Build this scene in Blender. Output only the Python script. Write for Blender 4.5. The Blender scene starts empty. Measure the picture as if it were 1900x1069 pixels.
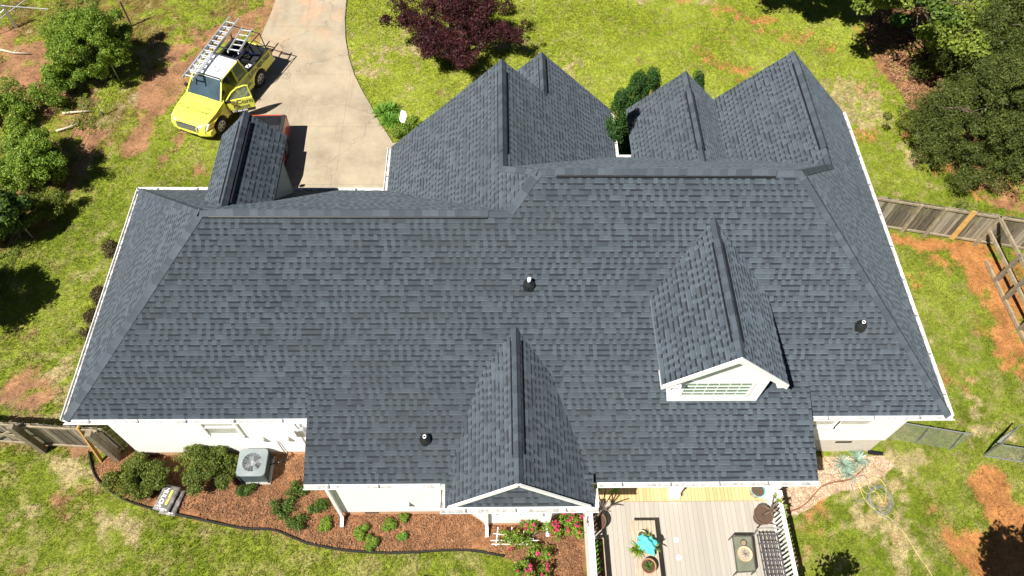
import bpy, math, random
import numpy as np
from mathutils import Vector, Matrix

# ------------------------------------------------------------------ camera, world, sun, exposure
S = 1.28                                   # metres per survey unit
CAM_H = 17.464 * S
PITCH, ROLL, YAW = math.radians(57.17357685), math.radians(2.45385273), math.radians(-2.92548592)
FPX = 1392.181                             # focal length in pixels of the 1900 px wide photograph
def cam_axes():
    d = np.array([0, math.cos(PITCH), -math.sin(PITCH)]); u = np.array([0, math.sin(PITCH), math.cos(PITCH)]); x = np.array([1.0, 0, 0])
    R = np.array([[math.cos(YAW), -math.sin(YAW), 0], [math.sin(YAW), math.cos(YAW), 0], [0, 0, 1]])
    d, u, x = R @ d, R @ u, R @ x
    c, s = math.cos(ROLL), math.sin(ROLL)
    return d, -s * x + c * u, c * x + s * u
CD, CU, CX = cam_axes()
scene = bpy.context.scene
cam_data = bpy.data.cameras.new('camera')
cam_data.sensor_width = 36; cam_data.lens = FPX / 1900 * 36
cam_data.clip_start = 0.1; cam_data.clip_end = 2000
cam = bpy.data.objects.new('camera', cam_data)
scene.collection.objects.link(cam)
cam.matrix_world = Matrix(((CX[0], CU[0], -CD[0], 0), (CX[1], CU[1], -CD[1], 0), (CX[2], CU[2], -CD[2], CAM_H), (0, 0, 0, 1)))
scene.camera = cam

SUN_DIR = Vector((0.52, 0.46, -1.0)).normalized()      # the way the light travels
elev = math.asin(-SUN_DIR.z)
sun_data = bpy.data.lights.new('sun', 'SUN'); sun_data.energy = 5.0; sun_data.angle = math.radians(0.5); sun_data.color = (1.0, 0.955, 0.88)
sun = bpy.data.objects.new('sun', sun_data); scene.collection.objects.link(sun)
sun.rotation_euler = SUN_DIR.to_track_quat('-Z', 'Y').to_euler(); sun.location = (-30, -25, 60)
world = bpy.data.worlds.new('World'); scene.world = world; world.use_nodes = True
wn = world.node_tree.nodes; wl = world.node_tree.links; wn.clear()
sky = wn.new('ShaderNodeTexSky'); sky.sky_type = 'NISHITA'; sky.sun_disc = False
sky.sun_elevation = elev; sky.sun_rotation = math.atan2(-SUN_DIR.x, -SUN_DIR.y)
sky.air_density = 0.45; sky.dust_density = 0.1; sky.altitude = 1500
bg = wn.new('ShaderNodeBackground'); bg.inputs['Strength'].default_value = 0.05
wo = wn.new('ShaderNodeOutputWorld'); wl.new(sky.outputs[0], bg.inputs[0]); wl.new(bg.outputs[0], wo.inputs[0])
scene.view_settings.view_transform = 'Standard'; scene.view_settings.look = 'None'
scene.view_settings.exposure = 0.8; scene.view_settings.gamma = 1
scene.render.engine = 'CYCLES'

def G(u, v, z=0.0):
    """world point at height z seen at photo pixel (u, v)"""
    r = CD * FPX + CX * (u - 950) - CU * (v - 534.5)
    t = (z - CAM_H) / r[2]
    return Vector((r[0] * t, r[1] * t, z))
def on_plane(u, v, n, c):
    r = CD * FPX + CX * (u - 950) - CU * (v - 534.5)
    t = (c - CAM_H * n[2]) / float(r @ np.array(n)); return Vector((r[0] * t, r[1] * t, CAM_H + r[2] * t))

rng = np.random.default_rng(7); random.seed(7)

# ------------------------------------------------------------------ helpers
def link(o, parent=None):
    scene.collection.objects.link(o)
    if parent is not None: o.parent = parent
    return o
def tag(o, label=None, cat=None, group=None, kind=None):
    if label: o['label'] = label
    if cat: o['category'] = cat
    if group: o['group'] = group
    if kind: o['kind'] = kind
    return o
def thing(name, label, cat, loc, rotz=0.0, group=None):
    o = bpy.data.objects.new(name, None); o.empty_display_size = 0.2
    o.location = loc; o.rotation_euler = (0, 0, rotz); link(o)
    return tag(o, label, cat, group)
def wmat(o):
    m = o.matrix_basis.copy()
    p = o.parent
    while p is not None: m = p.matrix_basis @ m; p = p.parent
    return m
def mesh_from(name, verts, faces, mats, smooth=False, midx=None):
    me = bpy.data.meshes.new(name)
    me.from_pydata([tuple(v) for v in verts], [], faces)
    for m in (mats if isinstance(mats, (list, tuple)) else [mats]): me.materials.append(m)
    if midx is not None: me.polygons.foreach_set('material_index', midx)
    if smooth: me.polygons.foreach_set('use_smooth', [True] * len(me.polygons))
    me.update(); return me
def tris_mesh(name, V, nper, mat):
    """numpy verts (N*nper,3), each consecutive nper verts one face"""
    n = len(V) // nper
    me = bpy.data.meshes.new(name); me.vertices.add(len(V)); me.vertices.foreach_set('co', V.astype(np.float32).ravel())
    me.loops.add(len(V)); me.loops.foreach_set('vertex_index', np.arange(len(V), dtype=np.int32))
    me.polygons.add(n); me.polygons.foreach_set('loop_start', np.arange(0, n * nper, nper, dtype=np.int32))
    me.materials.append(mat); me.update(calc_edges=True); return me

class MB:
    def __init__(s): s.v = []; s.f = []; s.m = []; s.cur = 0
    def add(s, vs, fs):
        b = len(s.v); s.v += [Vector(v) for v in vs]; s.f += [tuple(i + b for i in f) for f in fs]; s.m += [s.cur] * len(fs); return s
    def box(s, c, d, rz=0.0, M=None):
        cx, cy, cz = c; dx, dy, dz = d[0] / 2, d[1] / 2, d[2] / 2
        R = Matrix.Rotation(rz, 3, 'Z') if M is None else M
        vs = [Vector(c) + R @ Vector((sx * dx, sy * dy, sz * dz)) for sz in (-1, 1) for sy in (-1, 1) for sx in (-1, 1)]
        return s.add(vs, [(0, 2, 3, 1), (4, 5, 7, 6), (0, 1, 5, 4), (2, 6, 7, 3), (0, 4, 6, 2), (1, 3, 7, 5)])
    def bx(s, x0, x1, y0, y1, z0, z1): return s.box(((x0 + x1) / 2, (y0 + y1) / 2, (z0 + z1) / 2), (x1 - x0, y1 - y0, z1 - z0))
    def bar(s, a, b, w, h, up=(0, 0, 1)):
        a, b = Vector(a), Vector(b); d = (b - a); L = d.length; d.normalize(); up = Vector(up)
        if abs(d.dot(up)) > 0.98: up = Vector((0, 1, 0))
        x = d.cross(up).normalized(); z = x.cross(d).normalized()
        M = Matrix((x, d, z)).transposed()
        return s.box((a + b) / 2, (w, L, h), M=M)
    def tube(s, pts, r, n=8, cap=True):
        pts = [Vector(p) for p in pts]; rs = r if isinstance(r, (list, tuple)) else [r] * len(pts)
        b = len(s.v); ring = []; px = None
        for i, p in enumerate(pts):
            d = (pts[min(i + 1, len(pts) - 1)] - pts[max(i - 1, 0)]).normalized()
            if px is None:
                a = Vector((0, 0, 1)) if abs(d.z) < 0.9 else Vector((1, 0, 0)); px = d.cross(a).normalized()
            else:
                px = (px - d * px.dot(d)).normalized()
            py = d.cross(px)
            for k in range(n):
                t = 2 * math.pi * k / n; s.v.append(p + (px * math.cos(t) + py * math.sin(t)) * rs[i])
        for i in range(len(pts) - 1):
            for k in range(n):
                k2 = (k + 1) % n; s.f.append((b + i * n + k, b + i * n + k2, b + (i + 1) * n + k2, b + (i + 1) * n + k)); s.m.append(s.cur)
        if cap:
            s.f.append(tuple(b + k for k in range(n))[::-1]); s.f.append(tuple(b + (len(pts) - 1) * n + k for k in range(n))); s.m += [s.cur] * 2
        return s
    def lathe(s, c, prof, n=24, axis='Z'):
        b = len(s.v); c = Vector(c)
        for r, z in prof:
            for k in range(n):
                t = 2 * math.pi * k / n; p = Vector((r * math.cos(t), r * math.sin(t), z))
                if axis == 'Y': p = Vector((p.x, p.z, -p.y))
                if axis == 'X': p = Vector((p.z, p.x, p.y))
                s.v.append(c + p)
        for i in range(len(prof) - 1):
            for k in range(n):
                k2 = (k + 1) % n; s.f.append((b + i * n + k, b + i * n + k2, b + (i + 1) * n + k2, b + (i + 1) * n + k)); s.m.append(s.cur)
        return s
    def prism(s, pts, t):
        """closed polygon of 3-D points, thickened by the vector t"""
        pts = [Vector(p) for p in pts]; t = Vector(t); n = len(pts)
        return s.add(pts + [p + t for p in pts], [tuple(range(n))[::-1], tuple(range(n, 2 * n))] + [(i, (i + 1) % n, n + (i + 1) % n, n + i) for i in range(n)])
    def build(s, name, mat, parent=None, smooth=False, bevel=0, world=True, loc=None, solid=None):
        o = bpy.data.objects.new(name, None if False else mesh_from(name, [(0, 0, 0)], [], mat))
        if parent is not None:
            inv = wmat(parent).inverted() if world else Matrix.Identity(4)
            vs = [inv @ v for v in s.v]
        elif loc is not None:
            o.location = loc; vs = [v - Vector(loc) for v in s.v]
        else: vs = s.v
        me = mesh_from(name, vs, s.f, mat, smooth, s.m); old = o.data; o.data = me; bpy.data.meshes.remove(old)
        link(o, parent)
        if bevel:
            b = o.modifiers.new('bevel', 'BEVEL'); b.width = bevel; b.segments = 2; b.limit_method = 'ANGLE'; b.angle_limit = math.radians(35)
        return o

# ---- node helpers
def newmat(name):
    m = bpy.data.materials.new(name); m.use_nodes = True; nt = m.node_tree; nt.nodes.clear()
    out = nt.nodes.new('ShaderNodeOutputMaterial'); return m, nt, out
class NT:
    def __init__(s, nt): s.nt = nt
    def n(s, t, **kw):
        nd = s.nt.nodes.new('ShaderNode' + t)
        for k, v in kw.items():
            if k in ('i',):
                for kk, vv in v.items():
                    if hasattr(vv, 'is_linked') or isinstance(vv, bpy.types.NodeSocket): s.nt.links.new(vv, nd.inputs[kk])
                    else: nd.inputs[kk].default_value = vv
            else: setattr(nd, k, v)
        return nd
    def math(s, op, a, b=None, c=None):
        nd = s.nt.nodes.new('ShaderNodeMath'); nd.operation = op
        for i, v in enumerate((a, b, c)):
            if v is None: continue
            if isinstance(v, bpy.types.NodeSocket): s.nt.links.new(v, nd.inputs[i])
            else: nd.inputs[i].default_value = v
        return nd.outputs[0]
    def mix(s, f, a, b, mode='MIX'):
        nd = s.nt.nodes.new('ShaderNodeMix'); nd.data_type = 'RGBA'; nd.blend_type = mode
        for k, v in ((0, f), (6, a), (7, b)):
            if isinstance(v, bpy.types.NodeSocket): s.nt.links.new(v, nd.inputs[k])
            else: nd.inputs[k].default_value = (v if k == 0 else (*v, 1) if len(v) == 3 else v)
        return nd.outputs[2]
    def noise(s, vec, scale, detail=3, rough=0.55, out=0):
        nd = s.nt.nodes.new('ShaderNodeTexNoise'); nd.inputs['Scale'].default_value = scale; nd.inputs['Detail'].default_value = detail; nd.inputs['Roughness'].default_value = rough
        if vec is not None: s.nt.links.new(vec, nd.inputs['Vector'])
        return nd.outputs[out]
    def ramp(s, f, stops):
        nd = s.nt.nodes.new('ShaderNodeValToRGB'); s.nt.links.new(f, nd.inputs[0]); e = nd.color_ramp.elements
        e[0].position, e[0].color = stops[0][0], (*stops[0][1], 1); e[1].position, e[1].color = stops[-1][0], (*stops[-1][1], 1)
        for p, c in stops[1:-1]: q = e.new(p); q.color = (*c, 1)
        return nd.outputs[0]
    def bump(s, h, strength=0.5, dist=0.02):
        nd = s.nt.nodes.new('ShaderNodeBump'); nd.inputs['Strength'].default_value = strength; nd.inputs['Distance'].default_value = dist
        s.nt.links.new(h, nd.inputs['Height']); return nd.outputs[0]
def simple(name, col, rough=0.6, metal=0.0, var=0.12, scale=6.0, bump=0.0, bscale=30, coat=0.0, spec=0.5, stretch=None, dirt=None):
    m, nt, out = newmat(name); t = NT(nt)
    tc = t.n('TexCoord').outputs['Object']
    if stretch:
        mp = t.n('Mapping'); nt.links.new(tc, mp.inputs[0]); mp.inputs['Scale'].default_value = stretch; tc = mp.outputs[0]
    f = t.noise(tc, scale, 4, 0.6)
    lo = tuple(c * (1 - var) for c in col); hi = tuple(min(1, c * (1 + var)) for c in col)
    c = t.ramp(f, [(0.3, lo), (0.7, hi)])
    if dirt:
        g = t.ramp(t.noise(tc, dirt[1], 5, 0.65), [(dirt[2], (0, 0, 0)), (dirt[2] + 0.12, (1, 1, 1))]); c = t.mix(g, c, dirt[0])
    b = t.n('BsdfPrincipled'); nt.links.new(c, b.inputs['Base Color']); b.inputs['Roughness'].default_value = rough; b.inputs['Metallic'].default_value = metal
    b.inputs['Coat Weight'].default_value = coat; b.inputs['Specular IOR Level'].default_value = spec
    if bump: nt.links.new(t.bump(t.noise(tc, bscale, 4, 0.6), bump, 0.02), b.inputs['Normal'])
    nt.links.new(b.outputs[0], out.inputs[0]); return m
def leafmat(name, stops, trans=0.35, rough=0.55, nscale=0.8):
    m, nt, out = newmat(name); t = NT(nt)
    g = t.n('NewGeometry'); r = g.outputs['Random Per Island']
    n = t.noise(g.outputs['Position'], nscale, 2)
    f = t.math('ADD', t.math('MULTIPLY', r, 0.6), t.math('MULTIPLY', n, 0.45))
    c = t.ramp(f, stops)
    d = t.n('BsdfPrincipled'); nt.links.new(c, d.inputs['Base Color']); d.inputs['Roughness'].default_value = rough; d.inputs['Specular IOR Level'].default_value = 0.35
    tr = t.n('BsdfTranslucent'); nt.links.new(t.mix(1.0, c, (1.0, 1.0, 0.55), 'MULTIPLY'), tr.inputs[0])
    mx = t.n('MixShader'); mx.inputs[0].default_value = trans; nt.links.new(d.outputs[0], mx.inputs[1]); nt.links.new(tr.outputs[0], mx.inputs[2])
    nt.links.new(mx.outputs[0], out.inputs[0]); return m

# ---- materials
def shingle_mat(name='shingles', tint=(0.82, 0.845, 0.855)):
    m, nt, out = newmat(name); t = NT(nt)
    uv = t.n('UVMap', uv_map='uv').outputs[0]
    sx = t.n('SeparateXYZ'); nt.links.new(uv, sx.inputs[0]); u, v = sx.outputs[0], sx.outputs[1]
    vv = t.math('DIVIDE', v, 0.143); row = t.math('FLOOR', vv); fv = t.math('FRACT', vv)
    rn = t.n('TexWhiteNoise', noise_dimensions='1D'); nt.links.new(row, rn.inputs['W']); ro = rn.outputs['Value']
    wob = t.math('MULTIPLY', t.noise(uv, 3.1, 1), 0.9)
    uu = t.math('ADD', t.math('ADD', t.math('DIVIDE', u, 0.105), t.math('MULTIPLY', ro, 57.0)), wob)
    cell = t.math('FLOOR', uu); fu = t.math('FRACT', uu)
    def wn2(a, b, k):
        cx = t.n('CombineXYZ'); nt.links.new(a, cx.inputs[0]); nt.links.new(b, cx.inputs[1]); cx.inputs[2].default_value = k
        w = t.n('TexWhiteNoise', noise_dimensions='3D'); nt.links.new(cx.outputs[0], w.inputs[0]); return w.outputs['Value']
    par = t.math('MODULO', t.math('ABSOLUTE', cell), 2.0)
    flip = t.math('GREATER_THAN', wn2(cell, row, 1.0), 0.84)
    tooth = t.math('ABSOLUTE', t.math('SUBTRACT', par, flip))           # 1 = raised tab
    tone = wn2(cell, row, 2.0)
    u3 = t.math('FLOOR', t.math('DIVIDE', uu, 4.3)); tone2 = wn2(u3, row, 5.0)
    # printed shadow band at the top of each cut-out
    band = t.math('MULTIPLY', t.math('GREATER_THAN', fv, 0.64), t.math('SUBTRACT', 1.0, tooth))
    base = t.ramp(t.math('ADD', t.math('MULTIPLY', tone, 0.6), t.math('MULTIPLY', tone2, 0.4)),
                  [(0.1, (0.076, 0.094, 0.115)), (0.5, (0.086, 0.107, 0.129)), (0.92, (0.102, 0.126, 0.150))])
    dark = t.mix(tone, (0.060, 0.073, 0.088), (0.084, 0.104, 0.125))
    base = t.mix(t.math('SUBTRACT', 1.0, tooth), base, dark)
    base = t.mix(t.math('MULTIPLY', band, 0.92), base, (0.014, 0.017, 0.022))
    seam = t.math('MULTIPLY', t.math('GREATER_THAN', fv, 0.88), 0.62)
    base = t.mix(seam, base, (0.02, 0.024, 0.030))
    low = t.math('MULTIPLY', t.math('LESS_THAN', fv, 0.2), t.math('MULTIPLY', tooth, 0.5)); base = t.mix(low, base, (0.155, 0.186, 0.215))
    # granules and slow weathering
    gr = t.noise(uv, 90.0, 2, 0.7); base = t.mix(0.35, base, t.ramp(gr, [(0.3, (0.28, 0.28, 0.28)), (0.7, (0.74, 0.74, 0.74))]), 'OVERLAY')
    pos = t.n('NewGeometry').outputs['Position']
    sl = t.noise(pos, 0.55, 4, 0.6); base = t.mix(t.ramp(sl, [(0.35, (0, 0, 0)), (0.7, (0.14, 0.14, 0.14))]), base, (0.10, 0.112, 0.12))
    base = t.mix(1.0, base, tint, 'MULTIPLY'); stn = t.noise(pos, 0.22, 3, 0.5); base = t.mix(t.ramp(stn, [(0.4, (0, 0, 0)), (0.7, (0.28, 0.28, 0.28))]), base, (0.06, 0.065, 0.07))
    # height: courses rise toward their lower edge, tabs stand 5 mm proud
    bu = t.n('CombineXYZ'); nt.links.new(t.math('FLOOR', t.math('ADD', t.math('DIVIDE', u, 1.0), t.math('MULTIPLY', ro, 9.0))), bu.inputs[0]); nt.links.new(row, bu.inputs[1]); bw = t.n('TexWhiteNoise', noise_dimensions='3D'); nt.links.new(bu.outputs[0], bw.inputs[0])
    base = t.mix(t.math('MULTIPLY', t.math('GREATER_THAN', bw.outputs['Value'], 0.7), 0.22), base, (0.035, 0.042, 0.05))
    scf = t.noise(pos, 1.9, 6, 0.75); base = t.mix(t.ramp(scf, [(0.60, (0, 0, 0)), (0.72, (0.18, 0.18, 0.18))]), base, (0.12, 0.125, 0.12))
    h = t.math('ADD', t.math('MULTIPLY', t.math('SUBTRACT', 1.0, fv), 0.010), t.math('MULTIPLY', tooth, 0.006))
    h = t.math('ADD', h, t.math('MULTIPLY', gr, 0.003))
    b = t.n('BsdfPrincipled'); nt.links.new(base, b.inputs['Base Color']); b.inputs['Roughness'].default_value = 0.85; b.inputs['Specular IOR Level'].default_value = 0.25; b.inputs['Diffuse Roughness'].default_value = 1.0
    nt.links.new(t.bump(h, 0.5, 1.0), b.inputs['Normal']); nt.links.new(b.outputs[0], out.inputs[0]); return m
def cap_mat():
    m, nt, out = newmat('cap_shingles'); t = NT(nt)
    g = t.n('NewGeometry'); tc = t.n('TexCoord').outputs['Object']
    c = t.ramp(g.outputs['Random Per Island'], [(0.0, (0.042, 0.054, 0.068)), (0.5, (0.054, 0.069, 0.086)), (1.0, (0.072, 0.09, 0.109))])
    gr = t.noise(tc, 70.0, 2, 0.7); c = t.mix(0.45, c, t.ramp(gr, [(0.3, (0.3, 0.3, 0.3)), (0.7, (0.72, 0.72, 0.72))]), 'OVERLAY')
    b = t.n('BsdfPrincipled'); nt.links.new(c, b.inputs['Base Color']); b.inputs['Roughness'].default_value = 0.8
    nt.links.new(t.bump(gr, 0.4, 0.01), b.inputs['Normal']); nt.links.new(b.outputs[0], out.inputs[0]); return m
def siding_mat(name, col=(0.93, 0.92, 0.89), pitch=0.12):
    m, nt, out = newmat(name); t = NT(nt)
    pos = t.n('NewGeometry').outputs['Position']; sx = t.n('SeparateXYZ'); nt.links.new(pos, sx.inputs[0])
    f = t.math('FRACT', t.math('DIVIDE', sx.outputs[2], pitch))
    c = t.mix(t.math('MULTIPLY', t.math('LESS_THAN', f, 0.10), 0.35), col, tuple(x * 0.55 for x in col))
    d = t.ramp(t.noise(pos, 1.7, 5, 0.65), [(0.45, (0, 0, 0)), (0.8, (0.2, 0.2, 0.2))]); c = t.mix(d, c, (0.6, 0.56, 0.48))
    b = t.n('BsdfPrincipled'); nt.links.new(c, b.inputs['Base Color']); b.inputs['Roughness'].default_value = 0.55
    nt.links.new(t.bump(t.math('SUBTRACT', 1.0, f), 0.6, 0.012), b.inputs['Normal']); nt.links.new(b.outputs[0], out.inputs[0]); return m
def brick_mat(name, c1, c2, mortar, coord='Generated', scale=1.0):
    m, nt, out = newmat(name); t = NT(nt)
    pos = t.n('NewGeometry').outputs['Position']; sx = t.n('SeparateXYZ'); nt.links.new(pos, sx.inputs[0])
    cx = t.n('CombineXYZ'); nt.links.new(t.math('ADD', sx.outputs[0], sx.outputs[1]), cx.inputs[0]); nt.links.new(sx.outputs[2], cx.inputs[1])
    br = t.n('TexBrick'); nt.links.new(cx.outputs[0], br.inputs[0]); br.inputs['Scale'].default_value = 1.0
    br.inputs['Brick Width'].default_value = 0.21; br.inputs['Row Height'].default_value = 0.05; br.inputs['Mortar Size'].default_value = 0.008
    br.inputs['Color1'].default_value = (*c1, 1); br.inputs['Color2'].default_value = (*c2, 1); br.inputs['Mortar'].default_value = (*mortar, 1)
    c = t.mix(t.ramp(t.noise(pos, 5.0, 4), [(0.4, (0, 0, 0)), (0.75, (0.6, 0.6, 0.6))]), br.outputs[0], mortar)
    b = t.n('BsdfPrincipled'); nt.links.new(c, b.inputs['Base Color']); b.inputs['Roughness'].default_value = 0.85
    nt.links.new(t.bump(br.outputs['Fac'], -0.4, 0.01), b.inputs['Normal']); nt.links.new(b.outputs[0], out.inputs[0]); return m
def board_mat(name, col, width, axis=0, gap=0.05, var=0.25, rough=0.7, offs=0.0, grey=None):
    """boards of the given width, counted along world axis 0 or 1 (or object X with axis=2)"""
    m, nt, out = newmat(name); t = NT(nt)
    src = t.n('TexCoord').outputs['Object'] if axis == 2 else t.n('NewGeometry').outputs['Position']
    sx = t.n('SeparateXYZ'); nt.links.new(src, sx.inputs[0]); a = sx.outputs[0 if axis == 2 else axis]
    k = t.math('DIVIDE', t.math('ADD', a, offs + 50.0), width); f = t.math('FRACT', k); idx = t.math('FLOOR', k)
    w = t.n('TexWhiteNoise', noise_dimensions='1D'); nt.links.new(idx, w.inputs['W'])
    mp = t.n('Mapping'); nt.links.new(src, mp.inputs[0]); mp.inputs['Scale'].default_value = (9, 1.2, 1.2) if axis != 1 else (1.2, 9, 1.2)
    gn = t.noise(mp.outputs[0], 3.0, 5, 0.65)
    c = t.ramp(t.math('ADD', t.math('MULTIPLY', w.outputs['Value'], 0.5), t.math('MULTIPLY', gn, 0.5)), [(0.2, tuple(x * (1 - var) for x in col)), (0.8, tuple(min(1, x * (1 + var)) for x in col))])
    if grey: c = t.mix(t.ramp(t.noise(src, 1.3, 4), [(0.4, (0, 0, 0)), (0.65, (1, 1, 1))]), c, grey)
    edge = t.math('LESS_THAN', f, gap); c = t.mix(t.math('MULTIPLY', edge, 0.85), c, tuple(x * 0.12 for x in col))
    b = t.n('BsdfPrincipled'); nt.links.new(c, b.inputs['Base Color']); b.inputs['Roughness'].default_value = rough
    nt.links.new(t.bump(t.math('ADD', t.math('SUBTRACT', 1.0, edge), t.math('MULTIPLY', gn, 0.15)), 0.4, 0.01), b.inputs['Normal'])
    nt.links.new(b.outputs[0], out.inputs[0]); return m
def glass_mat(name, col=(0.05, 0.08, 0.09), rough=0.05):
    m, nt, out = newmat(name); t = NT(nt)
    b = t.n('BsdfPrincipled'); n = t.noise(t.n('TexCoord').outputs['Object'], 2.0, 2)
    nt.links.new(t.ramp(n, [(0.3, tuple(c * 0.8 for c in col)), (0.7, tuple(min(1, c * 1.2) for c in col))]), b.inputs['Base Color'])
    b.inputs['Roughness'].default_value = rough; b.inputs['Specular IOR Level'].default_value = 0.8; b.inputs['Coat Weight'].default_value = 0.4
    nt.links.new(b.outputs[0], out.inputs[0]); return m

M = {}
M['shingle'] = shingle_mat(); M['cap'] = cap_mat()
M['black'] = simple('black_plastic', (0.012, 0.012, 0.014), 0.45, var=0.3)
M['rubber'] = simple('boot_rubber', (0.015, 0.016, 0.018), 0.3, var=0.3, coat=0.3)
M['white'] = simple('white_trim', (0.9, 0.9, 0.88), 0.4, var=0.03, scale=2, dirt=((0.62, 0.58, 0.5), 1.3, 0.66))
M['gutter'] = simple('gutter_white', (0.88, 0.87, 0.85), 0.35, var=0.05, dirt=((0.5, 0.47, 0.42), 3.0, 0.62))
M['gutter_in'] = simple('gutter_debris', (0.36, 0.35, 0.33), 0.9, var=0.4, scale=14, dirt=((0.74, 0.73, 0.7), 5.0, 0.48))
M['siding'] = siding_mat('siding')
M['foundation'] = brick_mat('foundation_brick', (0.62, 0.33, 0.16), (0.55, 0.28, 0.13), (0.66, 0.45, 0.28))
M['paint_brick'] = brick_mat('painted_brick', (0.72, 0.66, 0.56), (0.66, 0.6, 0.5), (0.6, 0.52, 0.42))
M['soffit'] = simple('soffit', (0.6, 0.62, 0.64), 0.6, var=0.05)
M['glass'] = glass_mat('window_glass', (0.52, 0.52, 0.47), 0.2)
M['blind'] = simple('blind', (0.45, 0.5, 0.42), 0.5, var=0.1, stretch=(0.2, 0.2, 8), scale=9)
M['metal'] = simple('galvanised', (0.52, 0.54, 0.56), 0.4, 0.8, var=0.1)
# ------------------------------------------------------------------ the house: plan constants (metres)
ZE = 3.0 * S
sS, sN, sE, sW, sW2, sBay, s3, sM, sA = 0.989, 0.979, 0.991, 0.977, 1.016, 0.985, 1.0, 0.358, 0.928
XW, XE, YS, YNE = -8.676 * S, 9.631 * S, 6.143 * S, 15.10 * S
YL, YU = 9.161 * S, 9.734 * S
ZL, ZM = ZE + sS * (YL - YS), ZE + sS * (YU - YS)
YN = YL + (ZL - ZE) / sN
XLW = XW + (ZL - ZE) / sW
XUW = 0.90 * S; XUE = XE - (ZM - ZE) / sE
XL2 = XUW - (ZM - ZL) / sW2; XWE = XUW - (ZM - ZE) / sW2
XR = 0.239 * S; ZR = ZE + sW2 * (XR - XWE); YW1 = 13.678 * S; YG2 = 15.122 * S
yn = lambda z: YU + (ZM - z) / sN
XG2E = 3.226 * S; sWE = (ZR - ZE) / (XG2E - XR)
X3, X3W, Y3 = 5.012 * S, 3.664 * S, 15.10 * S; s3 = 1.0; Z3 = ZE + s3 * (X3 - X3W)
XN = 7.60 * S; ZN = ZE + sE * (XE - XN)
XV = (ZN - Z3 - sE * XN - s3 * X3) / (-(sE + s3)) ; ZV = Z3 - s3 * (XV - X3)
YB = 6.80 * S; ZB = ZE + sS * (YB - YS); YM = 4.787 * S; ZMID = ZB - sM * (YB - YM)
XML, XMR = -3.683 * S, 6.534 * S
XB, YBF, WBL, WBR = 0.492 * S, 4.296 * S, 1.394 * S, 1.513 * S
ZBR = ZMID + sBay * (WBL + WBR) / 2
XA, YAF, WA, ZA = 4.381 * S, 6.009 * S, 1.195 * S, 5.909 * S
ZAE = ZA - sA * WA
zmain = lambda y: ZE + sS * (y - YS)
zmid = lambda y: ZB - sM * (YB - y)
ysm = lambda z: YS + (z - ZE) / sS
# gable 2 ridge from the photograph, on the east slope of the garage wing
_p = on_plane(1005, 99, (sWE, 0, 1), ZR + sWE * XR)
XG2 = _p.x; ZG2 = ZR - sWE * (XG2 - XR)
# dormer on the north slope
XC, WC, ZC, YCF = -5.46 * S, 0.745 * S, 5.43 * S, 12.42 * S

house = thing('house', 'large L-shaped white house under steep charcoal shingle roofs with five gables', 'house', (0, 10, 0))
def roof_faces(name, polys, parent, thick=0.05, mat=None):
    """planar roof polygons (counter-clockwise from above) with shingle uv in metres, and a thin deck below"""
    vs, fs, uvs = [], [], []
    off = wmat(parent).inverted()
    for pl in polys:
        P = [Vector(p) for p in pl]
        n = Vector((0, 0, 0))
        for i in range(len(P)): n += (P[i] - P[0]).cross(P[(i + 1) % len(P)] - P[0])
        n.normalize()
        if n.z < 0: P.reverse(); n = -n
        h = Vector((0, 0, 1)).cross(n).normalized(); s = n.cross(h)
        b = len(vs); vs += [off @ p for p in P]; fs.append(tuple(range(b, b + len(P)))); uvs.append([(p.dot(h), p.dot(s)) for p in P])
        b = len(vs); Q = [p - Vector((0, 0, thick)) for p in P]; vs += [off @ q for q in Q]; fs.append(tuple(range(b, b + len(P)))[::-1]); uvs.append([(0, 0)] * len(P))
        for i in range(len(P)):                                    # edge strip
            j = (i + 1) % len(P); b = len(vs); vs += [off @ P[i], off @ Q[i], off @ Q[j], off @ P[j]]; fs.append((b, b + 1, b + 2, b + 3)); uvs.append([(0, 0)] * 4)
    me = mesh_from(name, vs, fs, mat or M['shingle']); uvl = me.uv_layers.new(name='uv')
    flat = [c for f in uvs for uvp in f for c in uvp]; uvl.data.foreach_set('uv', flat)
    o = bpy.data.objects.new(name, me); return link(o, parent)

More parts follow.
